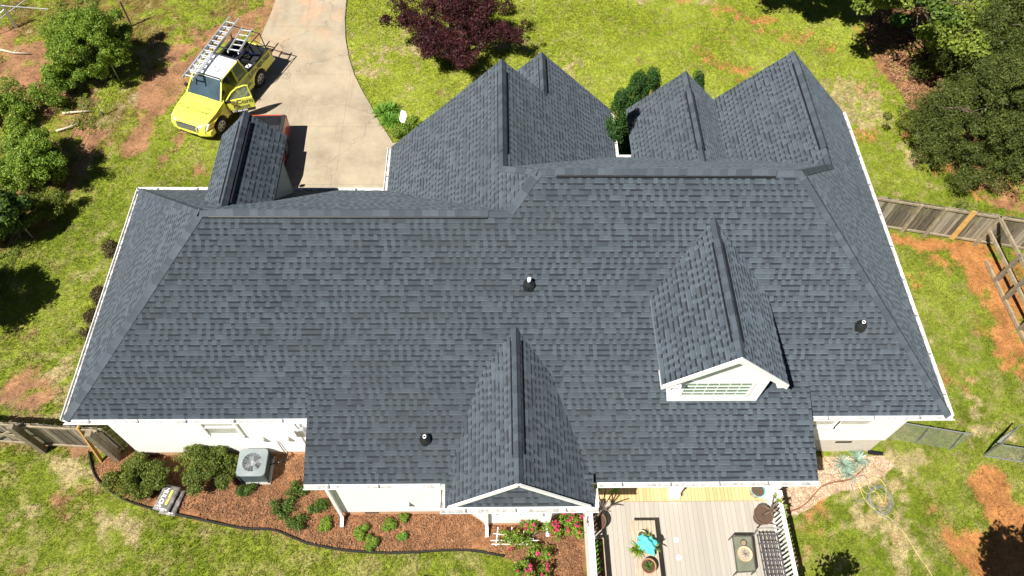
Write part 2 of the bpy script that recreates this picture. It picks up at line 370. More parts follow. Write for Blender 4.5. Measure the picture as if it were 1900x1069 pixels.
main_polys = [
    [(XW, YS, ZE), (XE, YS, ZE), (XUE, YU, ZM), (XUW, YU, ZM), (XL2, YL, ZL), (XLW, YL, ZL)],
    [(XW, YS, ZE), (XLW, YL, ZL), (XW, YN, ZE)],
    [(XW, YN, ZE), (XLW, YL, ZL), (XL2, YL, ZL), (XWE, YN, ZE)],
    [(XWE, YN, ZE), (XL2, YL, ZL), (XUW, YU, ZM), (XR, yn(ZR), ZR), (XR, YW1, ZR), (XWE, YW1, ZE)],
    [(XUW, YU, ZM), (XUE, YU, ZM), (XN, yn(ZN), ZN), (XV, yn(ZV), ZV), (X3, yn(Z3), Z3), (X3W, yn(ZE), ZE), (XG2E, yn(ZE), ZE), (XR, yn(ZR), ZR)],
    [(XR, YW1, ZR), (XR, yn(ZR), ZR), (XG2E, yn(ZE), ZE), (XG2E, YG2, ZE), (XG2, YG2, ZG2), (XG2, YW1, ZG2)],
    [(XG2, YG2, ZG2), (XG2, YW1, ZG2), (XG2 - (ZG2 - ZE) / sWE, YW1, ZE), (XG2 - (ZG2 - ZE) / sWE, YG2, ZE)],
    [(X3W, Y3, ZE), (X3W, yn(ZE), ZE), (X3, yn(Z3), Z3), (X3, Y3, Z3)],
    [(X3, Y3, Z3), (X3, yn(Z3), Z3), (XV, yn(ZV), ZV), (XV, Y3, ZV)],
    [(XN, YNE, ZN), (XN, yn(ZN), ZN), (XV, yn(ZV), ZV), (XV, YNE, ZV)],
    [(XE, YS, ZE), (XE, YNE, ZE), (XN, YNE, ZN), (XN, yn(ZN), ZN), (XUE, YU, ZM)],
    [(XML, YB, ZB), (XML, YM, ZMID), (XMR, YM, ZMID), (XMR, YB, ZB)],
]
roof = roof_faces('roof', main_polys, house)
lift = 0.012
hb = (ZBR - ZB) / sBay
bay_polys = [
    [(XB, YBF, ZBR), (XB, ysm(ZBR), ZBR), (XB - hb, YB, ZB + lift), (XB - WBL, YM, ZMID), (XB - WBL, YBF, ZMID)],
    [(XB, YBF, ZBR), (XB, ysm(ZBR), ZBR), (XB + hb, YB, ZB + lift), (XB + WBR, YM, ZMID), (XB + WBR, YBF, ZMID)],
    [(XB - WBL, YBF + 0.03, ZMID - 0.02), (XB + WBR, YBF + 0.03, ZMID - 0.02), (XB + WBR, YBF + 0.75, ZMID + 0.25), (XB - WBL, YBF + 0.75, ZMID + 0.25)],
]
bay_roof = roof_faces('bay_roof', bay_polys, house)
# white cheek boards under the raised middle roof
for x in (XML + 0.02, XMR - 0.04):
    c = MB(); c.prism([(x, YB, ZB - 0.04), (x, YM + 0.02, ZMID - 0.05), (x, YM + 0.02, ZMID - 0.2), (x, YS, ZE - 0.05)], (0.03, 0, 0)); c.build('rake_board', M['white'], house)

def cap_run(mb, a, b, nl, nr, w=0.15, exp=0.2, raise_=0.015):
    """overlapping cap shingles from a to b; nl/nr: unit vectors down either slope"""
    a, b = Vector(a), Vector(b); d = b - a; L = d.length; d.normalize(); nl, nr = Vector(nl), Vector(nr)
    up = Vector((0, 0, 1)); up = (up - d * up.dot(d)).normalized(); k = max(1, int(L / exp))
    for i in range(k):
        p = a + d * (L * i / k); q = a + d * (L * (i + 1) / k + 0.03)
        r0, r1 = raise_ + 0.016, raise_ + 0.002
        ww = w * random.uniform(0.97, 1.04)
        A = [p + nl * ww + up * r0 * 0.7, p + nl * ww * 0.35 + up * (r0 * 0.9 - 0.004), p + up * r0, p + nr * ww * 0.35 + up * (r0 * 0.9 - 0.004), p + nr * ww + up * r0 * 0.7]
        B = [q + nl * ww + up * r1 * 0.7, q + nl * ww * 0.35 + up * (r1 * 0.9 - 0.004), q + up * r1, q + nr * ww * 0.35 + up * (r1 * 0.9 - 0.004), q + nr * ww + up * r1 * 0.7]
        C = [p + nl * ww - up * 0.01] + [p - up * 0.02] + [p + nr * ww - up * 0.01]
        mb.add(A + B + C, [(j, j + 1, j + 6, j + 5) for j in range(4)] + [(0, 10, 11, 2, 1), (2, 11, 12, 4, 3), (0, 5, 10), (4, 12, 9)])
def down(vx, vy, s):  # unit vector down a slope in plan direction (vx, vy)
    return Vector((vx, vy, -s)).normalized()
def ridge(a, b, nl, nr, vent=None, w=0.15):
    """one ridge or hip: cap strip, and where the photo shows one a raised vent with black slots"""
    m = MB()
    cap_run(m, a, b, nl, nr, w); m.build('ridge_cap', M['cap'], roof)
    if vent:
        a, b = Vector(a), Vector(b); d = b - a
        p, q = a + d * vent[0], a + d * vent[1]
        v = MB(); nl, nr = Vector(nl), Vector(nr); up = Vector((0, 0, 1)); wv = w + 0.035
        P = [p + nl * wv, p + nl * wv + up * 0.05, p + up * 0.035, p + nr * wv + up * 0.05, p + nr * wv]
        Q = [q + nl * wv, q + nl * wv + up * 0.05, q + up * 0.035, q + nr * wv + up * 0.05, q + nr * wv]
        v.add(P + Q, [(i, i + 1, i + 6, i + 5) for i in range(4)] + [(0, 4, 3, 2, 1), (5, 6, 7, 8, 9)])
        v.build('ridge_vent', M['black'], roof)
        m2 = MB(); cap_run(m2, p, q, nl, nr, w, raise_=0.065); m2.build('ridge_cap', M['cap'], roof)
dS, dN, dW_, dE_ = down(0, -1, sS), down(0, 1, sN), down(-1, 0, sW), down(1, 0, sE)
ridge((XLW, YL, ZL), (XL2, YL, ZL), dS, dN, (0.03, 0.93))
ridge((XUE, YU, ZM), (XUW, YU, ZM), dS, dN, (0.10, 0.93))
ridge((XR, YW1, ZR), (XR, yn(ZR), ZR), down(-1, 0, sW2), down(1, 0, sWE), (0.1, 0.86), 0.16)
ridge((XG2, YG2, ZG2), (XG2, YW1 - 0.05, ZG2), down(-1, 0, sWE), down(1, 0, sWE), (0.1, 0.92), 0.14)
ridge((X3, Y3, Z3), (X3, yn(Z3), Z3), down(-1, 0, s3), down(1, 0, s3), (0.22, 0.86), 0.14)
ridge((XN, YNE, ZN), (XN, yn(ZN), ZN), down(-1, 0, sE), down(1, 0, sE), (0.1, 0.86), 0.15)
def hipdirs(a, b):
    a, b = Vector(a), Vector(b); d = (b - a).normalized(); return d
def hip(a, b, sl, sr, w=0.15):
    d = hipdirs(a, b)                                   # cap legs run square to the hip, in each slope
    nl = (sl - d * sl.dot(d)).normalized(); nr = (sr - d * sr.dot(d)).normalized()
    m = MB(); cap_run(m, a, b, nl, nr, w); m.build('hip_cap', M['cap'], roof)
hip((XW, YS, ZE), (XLW, YL, ZL), dS, dW_); hip((XW, YN, ZE), (XLW, YL, ZL), dN, dW_)
hip((XE, YS, ZE), (XUE, YU, ZM), dS, dE_); hip((XN, yn(ZN), ZN), (XUE, YU, ZM), dN, dE_)
hip((XL2, YL, ZL), (XUW, YU, ZM), dS, down(-1, 0, sW2)); hip((XR, yn(ZR), ZR), (XUW, YU, ZM), dN, down(-1, 0, sW2))
m = MB(); cap_run(m, (XB, YBF, ZBR), (XB, ysm(ZBR), ZBR), down(-1, 0, sBay), down(1, 0, sBay), 0.14); m.build('ridge_cap', M['cap'], bay_roof)
for sgn in (-1, 1):
    v = MB(); v.bar((XB + sgn * 0.135, YBF + 0.75, ZBR - 0.135 + 0.015), (XB + sgn * 0.135, ysm(ZBR) - 0.35, ZBR - 0.135 + 0.015), 0.03, 0.04); v.build('ridge_vent', M['black'], bay_roof)
# ---- gable trim of the bay roof: white rakes and the small gable wall behind them
for sx, w in ((-1, WBL), (1, WBR)):
    t_ = MB(); e = Vector((XB + sx * w * 0.93, YBF - 0.02, ZMID + sBay * (w * 0.0) + (ZBR - ZMID) * 0.07)); t_.bar((XB, YBF - 0.02, ZBR - 0.02), e, 0.045, 0.11, up=(0, 0, 1)); t_.build('rake_board', M['white'], bay_roof)
g = MB(); g.prism([(XB - WBL * 0.84, YBF + 0.5, ZMID + 0.05), (XB + WBR * 0.84, YBF + 0.5, ZMID + 0.05), (XB, YBF + 0.5, ZBR - 0.15)], (0, 0.04, 0)); g.build('gable_wall', M['siding'], bay_roof)
g = MB(); g.prism([(XB - 0.2, YBF + 0.0, ZBR - 0.24), (XB + 0.2, YBF + 0.0, ZBR - 0.24), (XB, YBF + 0.0, ZBR - 0.06)], (0, 0.45, 0)); g.build('gable_peak', M['white'], bay_roof)

# ---- dormer with the window (south-east)
dorA = MB()
zb_, yb_ = ZA, ysm(ZA)
yeA = ysm(ZAE)
dormer = roof_faces('window_dormer', [
    [(XA, YAF, ZA), (XA, yb_, ZA), (XA - WA, yeA, ZAE), (XA - WA, YAF, ZAE)],
    [(XA, YAF, ZA), (XA, yb_, ZA), (XA + WA, yeA, ZAE), (XA + WA, YAF, ZAE)]], house, 0.1)
m = MB(); cap_run(m, (XA, YAF, ZA), (XA, yb_, ZA), down(-1, 0, sA), down(1, 0, sA), 0.14); m.build('ridge_cap', M['cap'], dormer)
a, b = Vector((XA, YAF + 0.45, ZA)), Vector((XA, yb_ - 0.7, ZA))
for sgn in (-1, 1): v = MB(); v.bar(a + Vector((sgn * 0.13, 0, -0.125 + 0.02)), b + Vector((sgn * 0.13, 0, -0.125 + 0.02)), 0.03, 0.04); v.build('ridge_vent', M['black'], dormer)
m2 = MB(); cap_run(m2, a, b, down(-1, 0, sA), down(1, 0, sA), 0.12, raise_=0.05); m2.build('ridge_cap', M['cap'], dormer)
yWA = YAF + 0.33                                     # face of the dormer front wall
pl = on_plane(1237, 744.6, (0, -sM, 1), ZB - sM * YB); pr = on_plane(1402.5, 743.7, (0, -sM, 1), ZB - sM * YB)
yWA = (pl.y + pr.y) / 2; xl, xr_ = pl.x, pr.x
zw0 = zmid(yWA) - 0.05
g = MB(); ztop = lambda x: ZA - sA * abs(x - XA) - 0.1
g.prism([(xl, yWA, zw0), (xr_, yWA, zw0), (xr_, yWA, ztop(xr_)), (XA, yWA, ztop(XA)), (xl, yWA, ztop(xl))], (0, 0.12, 0))
ycA = ysm(ZAE - 0.1)
for x in (xl, xr_ - 0.1): g.prism([(x, yWA + 0.12, zmid(yWA + 0.12) - 0.1), (x, yWA + 0.12, ztop(x)), (x, ycA + 0.3, ztop(x)), (x, YB, ZB - 0.1)], (0.1, 0, 0))
g.build('dormer_wall', M['siding'], dormer)
# fascia, soffit returns
f = MB()
yf = YAF
for sx in (-1, 1):
    f.prism([(XA, yf, ZA + 0.0), (XA + sx * WA, yf, ZAE + 0.0), (XA + sx * WA, yf, ZAE - 0.2), (XA + sx * (WA - 0.02), yf, ZAE - 0.2), (XA, yf, ZA - 0.25)], (0, -0.03, 0))
    xo = XA + sx * WA; xi = xl if sx < 0 else xr_
    f.bx(min(xo, xi), max(xo, xi), yf + 0.002, yWA + 0.12, ZAE - 0.2, ZAE - 0.12)      # boxed return
f.build('fascia', M['white'], dormer)
for sx in (-1, 1): f = MB(); f.prism([(XA, yf + 0.01, ZA - 0.105), (XA + sx * WA * 0.97, yf + 0.01, ZAE - 0.085), (XA + sx * WA * 0.97, yWA, ZAE - 0.085), (XA, yWA, ZA - 0.105)], (0, 0, -0.02)); f.build('soffit', M['soffit'], dormer)
# window: 6 x 4 panes
wc = (on_plane(1266, 733, (0, 1, 0), yWA), on_plane(1384, 733, (0, 1, 0), yWA), on_plane(1397, 711, (0, 1, 0), yWA)) if False else None
def on_y(u, v, y):
    r = CD * FPX + CX * (u - 950) - CU * (v - 534.5); t = y / r[1]; return Vector((r[0] * t, y, CAM_H + r[2] * t))
q0, q1, q2 = on_y(1262.5, 733.5, yWA), on_y(1384, 732.5, yWA), on_y(1397, 709.5, yWA)
wx0, wx1, wz0, wz1 = q0.x, (q1.x + q2.x) / 2, (q0.z + q1.z) / 2, q2.z
win = MB(); fr = 0.07
for x0, x1, z0, z1 in ((wx0 - fr, wx1 + fr, wz1, wz1 + fr), (wx0 - fr, wx1 + fr, wz0 - fr, wz0), (wx0 - fr, wx0, wz0, wz1), (wx1, wx1 + fr, wz0, wz1)): win.bx(x0, x1, yWA - 0.035, yWA - 0.001, z0, z1)
for i in range(1, 6): x = wx0 + (wx1 - wx0) * i / 6; win.bx(x - 0.008, x + 0.008, yWA - 0.022, yWA - 0.012, wz0, wz1)
for i in range(1, 4): z = wz0 + (wz1 - wz0) * i / 4; win.bx(wx0, wx1, yWA - 0.024, yWA - 0.0125, z - 0.008, z + 0.008)
win = win.build('window', M['white'], dormer)
g = MB(); g.bx(wx0, wx1, yWA - 0.008, yWA - 0.003, wz0, wz1)
M['dormer_glass'] = glass_mat('dormer_glass', (0.22, 0.32, 0.20), 0.12); g.build('pane', M['dormer_glass'], dormer)

# ---- dormer over the driveway (north-west)
yCb = YL + (ZL - ZC) / sN if ZC < ZL else YL
zCe = ZC - WC
yCe = YL + (ZL - zCe) / sN
dormC = roof_faces('garage_dormer', [
    [(XC, YCF, ZC), (XC, yCb, ZC), (XC - WC, yCe, zCe), (XC - WC, YCF, zCe)],
    [(XC, YCF, ZC), (XC, yCb, ZC), (XC + WC, yCe, zCe), (XC + WC, YCF, zCe)]], house, 0.08)
ridge_ = MB(); cap_run(ridge_, (XC, YCF, ZC), (XC, yCb, ZC), down(-1, 0, 1), down(1, 0, 1), 0.15, raise_=0.05); ridge_.build('ridge_cap', M['cap'], dormC)
for sgn in (-1, 1): v = MB(); v.bar((XC + sgn * 0.15, YCF - 0.3, ZC - 0.15 + 0.03), (XC + sgn * 0.15, yCb + 0.2, ZC - 0.15 + 0.03), 0.035, 0.05); v.build('ridge_vent', M['black'], dormC)
yCw = 11.81 * S
g = MB()
for x0, x1 in ((XC - WC + 0.05, XC - WC + 0.15), (XC + WC - 0.15, XC + WC - 0.05)):
    g.prism([(x0, yCe - 0.1, zCe - 0.09), (x0, yCw, zCe - 0.09), (x0, yCw, YL * 0 + ZL - sN * (yCw - YL) - 0.1)], (x1 - x0, 0, 0))
g.prism([(XC - WC + 0.05, yCw, ZE), (XC + WC - 0.05, yCw, ZE), (XC + WC - 0.05, yCw, zCe - 0.09), (XC, yCw, ZC - 0.15), (XC - WC + 0.05, yCw, zCe - 0.09)], (0, -0.1, 0))
g.build('dormer_wall', simple('shaded_siding', (0.34, 0.38, 0.43), 0.6, var=0.05), dormC)  # bluish grey puts the shade on this wall into its colour

# ---- vent pipes standing in the south slope
def vent_pipe(u, v, n, c, tall=0.3):
    p = on_plane(u, v, n, c)
    m = MB(); nn = Vector(n).normalized(); s = nn.cross(Vector((1, 0, 0))).normalized()
    m.box(p + nn * 0.012, (0.26, 0.26, 0.012), M=Matrix((Vector((1, 0, 0)), -s, nn)).transposed())
    m.cur = 0; o = m.build('vent_flashing', M['rubber'], roof)
    m = MB(); m.lathe(p, [(0.15, -0.06), (0.145, 0.08), (0.12, 0.15), (0.075, 0.2), (0.07, 0.23), (0.0, 0.235)], 20); m.build('vent_boot', M['rubber'], roof, smooth=True)
    m = MB(); m.lathe(p, [(0.045, 0.2), (0.045, tall + 0.06), (0.036, tall + 0.06), (0.036, tall - 0.05), (0, tall - 0.05)], 16); m.build('vent_pipe', M['white'], roof, smooth=True)
nS, cS = (0, -sS, 1), ZE - sS * YS; nM, cM = (0, -sM, 1), ZB - sM * YB
vent_pipe(981, 530, nS, cS, 0.27); vent_pipe(1596, 606, nS, cS, 0.19); vent_pipe(789, 817, nM, cM, 0.22)

# ---- gutters: white K-shaped troughs with straps, dusty inside
def gutter(a, b, out, name='gutter', straps=1.25, down_=0.0):
    a, b, out = Vector(a), Vector(b), Vector(out).normalized(); d = (b - a); L = d.length; d.normalize(); W, H = 0.125, 0.12
    z = Vector((0, 0, 1)); m = MB(); t = 0.014
    a = a - z * 0.03; b = b - z * 0.03
    prof = [(0, 0), (0, -H), (W * 0.75, -H), (W, -H * 0.35), (W, 0.004), (W - t, 0.004), (W - t, -H * 0.35), (W * 0.72, -H + t), (t, -H + t), (t, 0)]
    A = [a + out * x + z * y for x, y in prof]; B = [b + out * x + z * y for x, y in prof]; n = len(prof)
    m.add(A + B, [(i, (i + 1) % n, n + (i + 1) % n, n + i) for i in range(n)] + [tuple(range(n)), tuple(range(n, 2 * n))[::-1]])
    g_ = m.build(name, M['gutter'], house)
    m = MB(); m.add([a + out * t * 1.2 + z * (-0.045), b + out * t * 1.2 + z * (-0.045), b + out * (W - t * 1.2) + z * (-0.045), a + out * (W - t * 1.2) + z * (-0.045)], [(0, 1, 2, 3)])
    m.build('gutter_debris', M['gutter_in'], g_)
    if straps:
        for i in range(int(L / straps)):
            m = MB(); p = a + d * (straps * (i + 0.5)); m.bar(p - z * 0.004, p + out * W - z * 0.004, 0.03, 0.012); m.build('strap', M['metal'], g_)
    return g_
e = 0.02
gutter((XW, YS, ZE), (XML - 0.02, YS, ZE), (0, -1, 0))
gutter((XMR + 0.02, YS, ZE), (XE + 0.1, YS, ZE), (0, -1, 0))
gutter((XML, YM, ZMID), (XB - WBL - 0.13, YM, ZMID), (0, -1, 0))
gutter((XB + WBR + 0.13, YM, ZMID), (XMR + 0.02, YM, ZMID), (0, -1, 0))
gutter((XB - WBL - 0.11, YBF, ZMID), (XB + WBR + 0.11, YBF, ZMID), (0, -1, 0))
gutter((XB - WBL, YBF + 0.02, ZMID), (XB - WBL, YM - 0.14, ZMID), (-1, 0, 0), straps=0)
gutter((XB + WBR, YBF + 0.02, ZMID), (XB + WBR, YM - 0.14, ZMID), (1, 0, 0), straps=0)
gutter((XW, YS, ZE), (XW, YN + 0.1, ZE), (-1, 0, 0))
gutter((XW - 0.1, YN, ZE), (XWE - 0.14, YN, ZE), (0, 1, 0))
gutter((XE, YS, ZE), (XE, YNE, ZE), (1, 0, 0))
gutter((XWE, YN, ZE), (XWE, YW1, ZE), (-1, 0, 0))
gutter((XG2E, yn(ZE) + 0.02, ZE), (XG2E, YG2, ZE), (1, 0, 0))
gutter((XG2E + 0.14, yn(ZE), ZE), (X3W - 0.02, yn(ZE), ZE), (0, 1, 0))

# ---- walls with a brick foundation course, soffit under the eaves
OV = 0.42
def wallbox(x0, x1, y0, y1, z1, fh=0.45, fm=None, name='wall'):
    m = MB(); m.bx(x0, x1, y0, y1, fh, z1); o = m.build(name, M['siding'], house)
    m = MB(); m.bx(x0 + 0.025, x1 - 0.025, y0 + 0.025, y1 - 0.025, -0.3, fh); m.build('foundation', fm or M['foundation'], house); return o
XB0, XB1 = XB - WBL, XB + WBR
zt = ZE - 0.14
wallbox(XW + OV, XML + 0.6, YS + OV, YN - OV, zt, 0.3)
wallbox(XMR - 0.6, XE - OV, YS + OV, YNE - OV, zt, 1.0, M['paint_brick'])
wallbox(XML + 0.61, XMR - 0.61, YS + OV + 0.02, YN - OV - 0.02, zt, 0.3)
wallbox(XWE + OV, XG2E - OV, YN - OV - 0.01, YW1 - OV, zt)
wallbox(XG2 - 1.3, XG2E - OV - 0.01, YW1 - OV + 0.01, YG2 - OV, zt)
wallbox(X3W + OV, XMR - 0.59, yn(ZE) - OV, YNE - OV - 0.01, zt)
zt2 = ZMID - 0.16
XP0 = 2.62                                            # west end of the open porch
wallbox(XML + 0.32, XB1 - 0.35, YM + 0.3, YS + OV + 0.01, zt2, 0.32)
# north gable ends
for pts, y in (([(XWE + OV, ZE - 0.3), (XR, ZR - 0.12), (XG2E - OV, ZE - 0.1), (XG2E - OV, ZE - 0.3)], YW1 - OV - 0.03), ([(XG2 - (ZG2 - ZE) / sWE + 0.1, ZE - 0.2), (XG2, ZG2 - 0.12), (XG2E - OV, ZE - 0.1)], YG2 - OV - 0.03),
               ([(X3W + OV, ZE - 0.2), (X3, Z3 - 0.12), (XV, ZV - 0.1), (XN, ZN - 0.12), (XE - OV, ZE - 0.1)], YNE - OV - 0.03)):
    m = MB(); m.prism([(x, y, z) for x, z in pts], (0, 0.05, 0)); m.build('gable_wall', M['siding'], house)
# soffits
m = MB()
for x0, x1, y0, y1, z in ((XW, XML + 0.3, YS, YS + OV + 0.1, ZE - 0.1), (XMR - 0.3, XE, YS, YS + OV + 0.1, ZE - 0.1), (XML, XMR, YM, YS + 0.6, ZMID - 0.12), (XB0, XB1, YBF, YM - 0.001, ZMID - 0.12),
                          (XW, XW + OV + 0.1, YS + 0.6, YN, ZE - 0.1), (XE - OV - 0.1, XE, YS + 0.6, YNE, ZE - 0.1), (XW + 0.6, XWE, YN - OV - 0.1, YN, ZE - 0.1)):
    m = MB(); m.bx(x0 + 0.01, x1 - 0.01, y0 + 0.01, y1 - 0.01, z - 0.03, z); m.build('soffit', M['soffit'], house)
# fascia strips behind the gutters
m = MB()
for a, b in (((XML, YM, ZMID), (XMR, YM, ZMID)), ((XW, YS, ZE), (XE, YS, ZE)), ((XB0, YBF, ZMID), (XB1, YBF, ZMID))):
    m = MB(); m.bx(a[0], b[0], a[1] + 0.004, a[1] + 0.03, a[2] - 0.16, a[2] - 0.052); m.build('fascia', M['white'], house)

# ---- bay below the bay roof
yb0 = YBF + 0.42
bl, br_ = G(902, 976), G(1016, 976)
yb0 = (bl.y + br_.y) / 2
pts = [(G(868, 948).x, YM + 0.31), (bl.x, yb0), (br_.x, yb0), (br_.x + 0.55, YM + 0.31)]
m = MB(); m.prism([(x, y, 0.32) for x, y in pts], (0, 0, zt2 - 0.32)); m.build('bay_wall', M['siding'], house)
m = MB(); m.prism([(x * 0.985 + 0.015 * XB, y + 0.03, -0.2) for x, y in pts], (0, 0, 0.52)); m.build('foundation', M['foundation'], house)
for x, y in pts[1:3]: m = MB(); m.bx(x - 0.06, x + 0.06, y - 0.03, y + 0.05, 0.3, zt2); m.build('corner_board', M['white'], house)
def window(x0, x1, z0, z1, y, n=1, name='window'):
    """white framed window on a south wall"""
    fr = 0.09; m = MB()
    m.bx(x0 - fr, x1 + fr, y - 0.05, y - 0.002, z1, z1 + fr); m.bx(x0 - fr, x1 + fr, y - 0.07, y - 0.002, z0 - fr, z0)
    m.bx(x0 - fr, x0, y - 0.05, y - 0.002, z0, z1); m.bx(x1, x1 + fr, y - 0.05, y - 0.002, z0, z1); zc = (z0 + z1) / 2
    m.bx(x0, x1, y - 0.04, y - 0.006, zc - 0.025, zc + 0.025)
    for i in range(1, n): xm = x0 + (x1 - x0) * i / n; m.bx(xm - 0.05, xm + 0.05, y - 0.045, y - 0.004, z0, z1)
    w = m.build(name, M['white'], house)
    m = MB(); m.bx(x0, x1, y - 0.012, y - 0.003, z0, z1); m.build('pane', M['glass'], w); return w
window(bl.x + 0.3, br_.x - 0.3, 1.2, 2.35, yb0, 2)
yw = YS + OV
a, b = on_y(391, 807, yw), on_y(438, 807, yw)
window(a.x, b.x + 0.15, a.z, a.z + 1.2, yw, 1)
a, b = on_y(1525, 782, yw), on_y(1600, 782, yw)
a0 = on_y(1520, 790, yw); b0 = on_y(1590, 790, yw)
window(a0.x - 0.9, b0.x - 0.75, a0.z - 0.0, a0.z + 1.3, yw); window(b0.x - 0.62, b0.x + 0.3, a0.z, a0.z + 1.3, yw)
# crawl-space vents, dryer hoods, pipe cluster
m = MB(); p = on_y(1515, 818, yw)
m.bx(p.x - 0.25 + 0.9, p.x + 0.25 + 0.9, yw + 0.012, yw + 0.02, 0.72, 0.84); m.build('foundation_vent', M['black'], house); m = MB(); q = on_y(672, 942, YM + 0.3); m.bx(q.x, q.x + 0.4, YM + 0.31, YM + 0.32, 0.1, 0.2); m.build('foundation_vent', M['black'], house)
for (u, v, y) in ((748, 933, YM + 0.3), (478, 812, yw), (524, 811, yw)):
    p = on_y(u, v, y); m = MB(); m.prism([(p.x, y, p.z + 0.1), (p.x, y, p.z - 0.08), (p.x, y - 0.13, p.z - 0.08), (p.x, y - 0.1, p.z)], (0.17, 0, 0)); m.build('vent_hood', M['white'], house)
p = on_y(549, 795, yw); m = MB(); m.bx(p.x, p.x + 0.25, yw - 0.16, yw - 0.005, p.z - 0.25, p.z + 0.18); m.tube([(p.x + 0.1, yw - 0.08, p.z + 0.18), (p.x + 0.1, yw - 0.08, ZE - 0.2)], 0.03); m.tube([(p.x + 0.1, yw - 0.08, 0.1), (p.x + 0.1, yw - 0.08, p.z - 0.2)], 0.03)
m.build('electric_meter_box', M['metal'], house)
# downspouts
def downspout(x, y, ztop_, dy=0.25):
    m = MB(); m.bx(x - 0.045, x + 0.045, y - 0.04, y + 0.03, 0.18, ztop_ - 0.3); m.bar((x, y, ztop_ - 0.32), (x, y - dy, ztop_ - 0.12), 0.08, 0.07); m.bar((x, y, 0.2), (x, y - 0.28, 0.08), 0.09, 0.07)
    m.build('downspout', M['white'], house)
p = G(634, 951); downspout(XML + 0.36, YM + 0.22, ZMID); downspout(bl.x + 0.02, yb0 - 0.05, ZMID); downspout(br_.x - 0.02, yb0 - 0.05, ZMID)
m = MB(); q = G(1630, 843); m.bar((XE - OV - 0.1, YS + OV - 0.05, 0.08), (XE - OV + 0.35, YS + OV - 0.1, 0.05), 0.1, 0.08); m.build('downspout_elbow', M['black'], house)
# left corner board of the middle wall
m = MB(); m.bx(XML + 0.28, XML + 0.4, YM + 0.27, YM + 0.36, 0.3, zt2); m.build('corner_board', M['white'], house); m = MB(); m.bx(XE - OV - 0.1, XE - OV + 0.02, yw - 0.02, yw + 0.1, 1.0, zt); m.build('corner_board', M['white'], house)

# ---- porch: board floor, square columns
ZD = 0.6
M['porch'] = board_mat('porch_boards', (0.62, 0.42, 0.2), 0.11, 0, 0.08, 0.2, 0.6)
yd0 = G(1240, 930, ZD).y                               # edge between porch and deck
m = MB(); m.bx(XB1 - 0.3, XMR - 0.1, yd0, YS + OV, ZD - 0.06, ZD); m.build('porch_floor', M['porch'], house)
m = MB(); m.bx(XB1 - 0.28, XMR - 0.14, yd0 + 0.04, YS + OV - 0.02, -0.2, ZD - 0.06); m.build('foundation', M['foundation'], house)
for u, v in ((1250, 925), (1424, 925)):
    p = G(u, v, ZD); m = MB(); s = 0.11
    m.bx(p.x - s, p.x + s, p.y - s + 0.12, p.y + s + 0.12, ZD + 0.3, ZMID - 0.16); m.bx(p.x - s - 0.04, p.x + s + 0.04, p.y - s + 0.08, p.y + s + 0.16, ZD, ZD + 0.28); m.bx(p.x - s - 0.03, p.x + s + 0.03, p.y - s + 0.09, p.y + s + 0.15, ZMID - 0.32, ZMID - 0.2)
    m.build('porch_column', M['white'], house, bevel=0.01)
# ------------------------------------------------------------------ ground colours
def vnoise(x, y, sc, seed):
    r = np.random.default_rng(seed); T = r.random((256, 256)); x = x / sc; y = y / sc
    xi = np.floor(x).astype(int); yi = np.floor(y).astype(int); fx = x - xi; fy = y - yi; fx = fx * fx * (3 - 2 * fx); fy = fy * fy * (3 - 2 * fy)
    g = lambda a, b: T[a % 256, b % 256]
    return (g(xi, yi) * (1 - fx) + g(xi + 1, yi) * fx) * (1 - fy) + (g(xi, yi + 1) * (1 - fx) + g(xi + 1, yi + 1) * fx) * fy
def fbm(x, y, sc, seed, o=4):
    s = 0; a = 1; t = 0
    for i in range(o): s = s + a * vnoise(x, y, sc / 2 ** i, seed + i); t += a; a *= 0.6
    return s / t
def seg_dist(x, y, pts):
    d = np.full(x.shape, 1e9)
    if len(pts) == 1: return np.hypot(x - pts[0][0], y - pts[0][1])
    for (ax, ay), (bx_, by) in zip(pts[:-1], pts[1:]):
        vx, vy = bx_ - ax, by - ay; t = np.clip(((x - ax) * vx + (y - ay) * vy) / (vx * vx + vy * vy + 1e-9), 0, 1)
        d = np.minimum(d, np.hypot(x - ax - t * vx, y - ay - t * vy))
    return d
def inside(x, y, poly):
    c = np.zeros(x.shape, bool); n = len(poly)
    for i in range(n):
        (x0, y0), (x1, y1) = poly[i], poly[(i + 1) % n]
        k = ((y0 > y) != (y1 > y)) & (x < (x1 - x0) * (y - y0) / ((y1 - y0) + 1e-12) + x0); c ^= k
    return c
W2 = lambda pts: [(G(u, v).x, G(u, v).y) for u, v in pts]
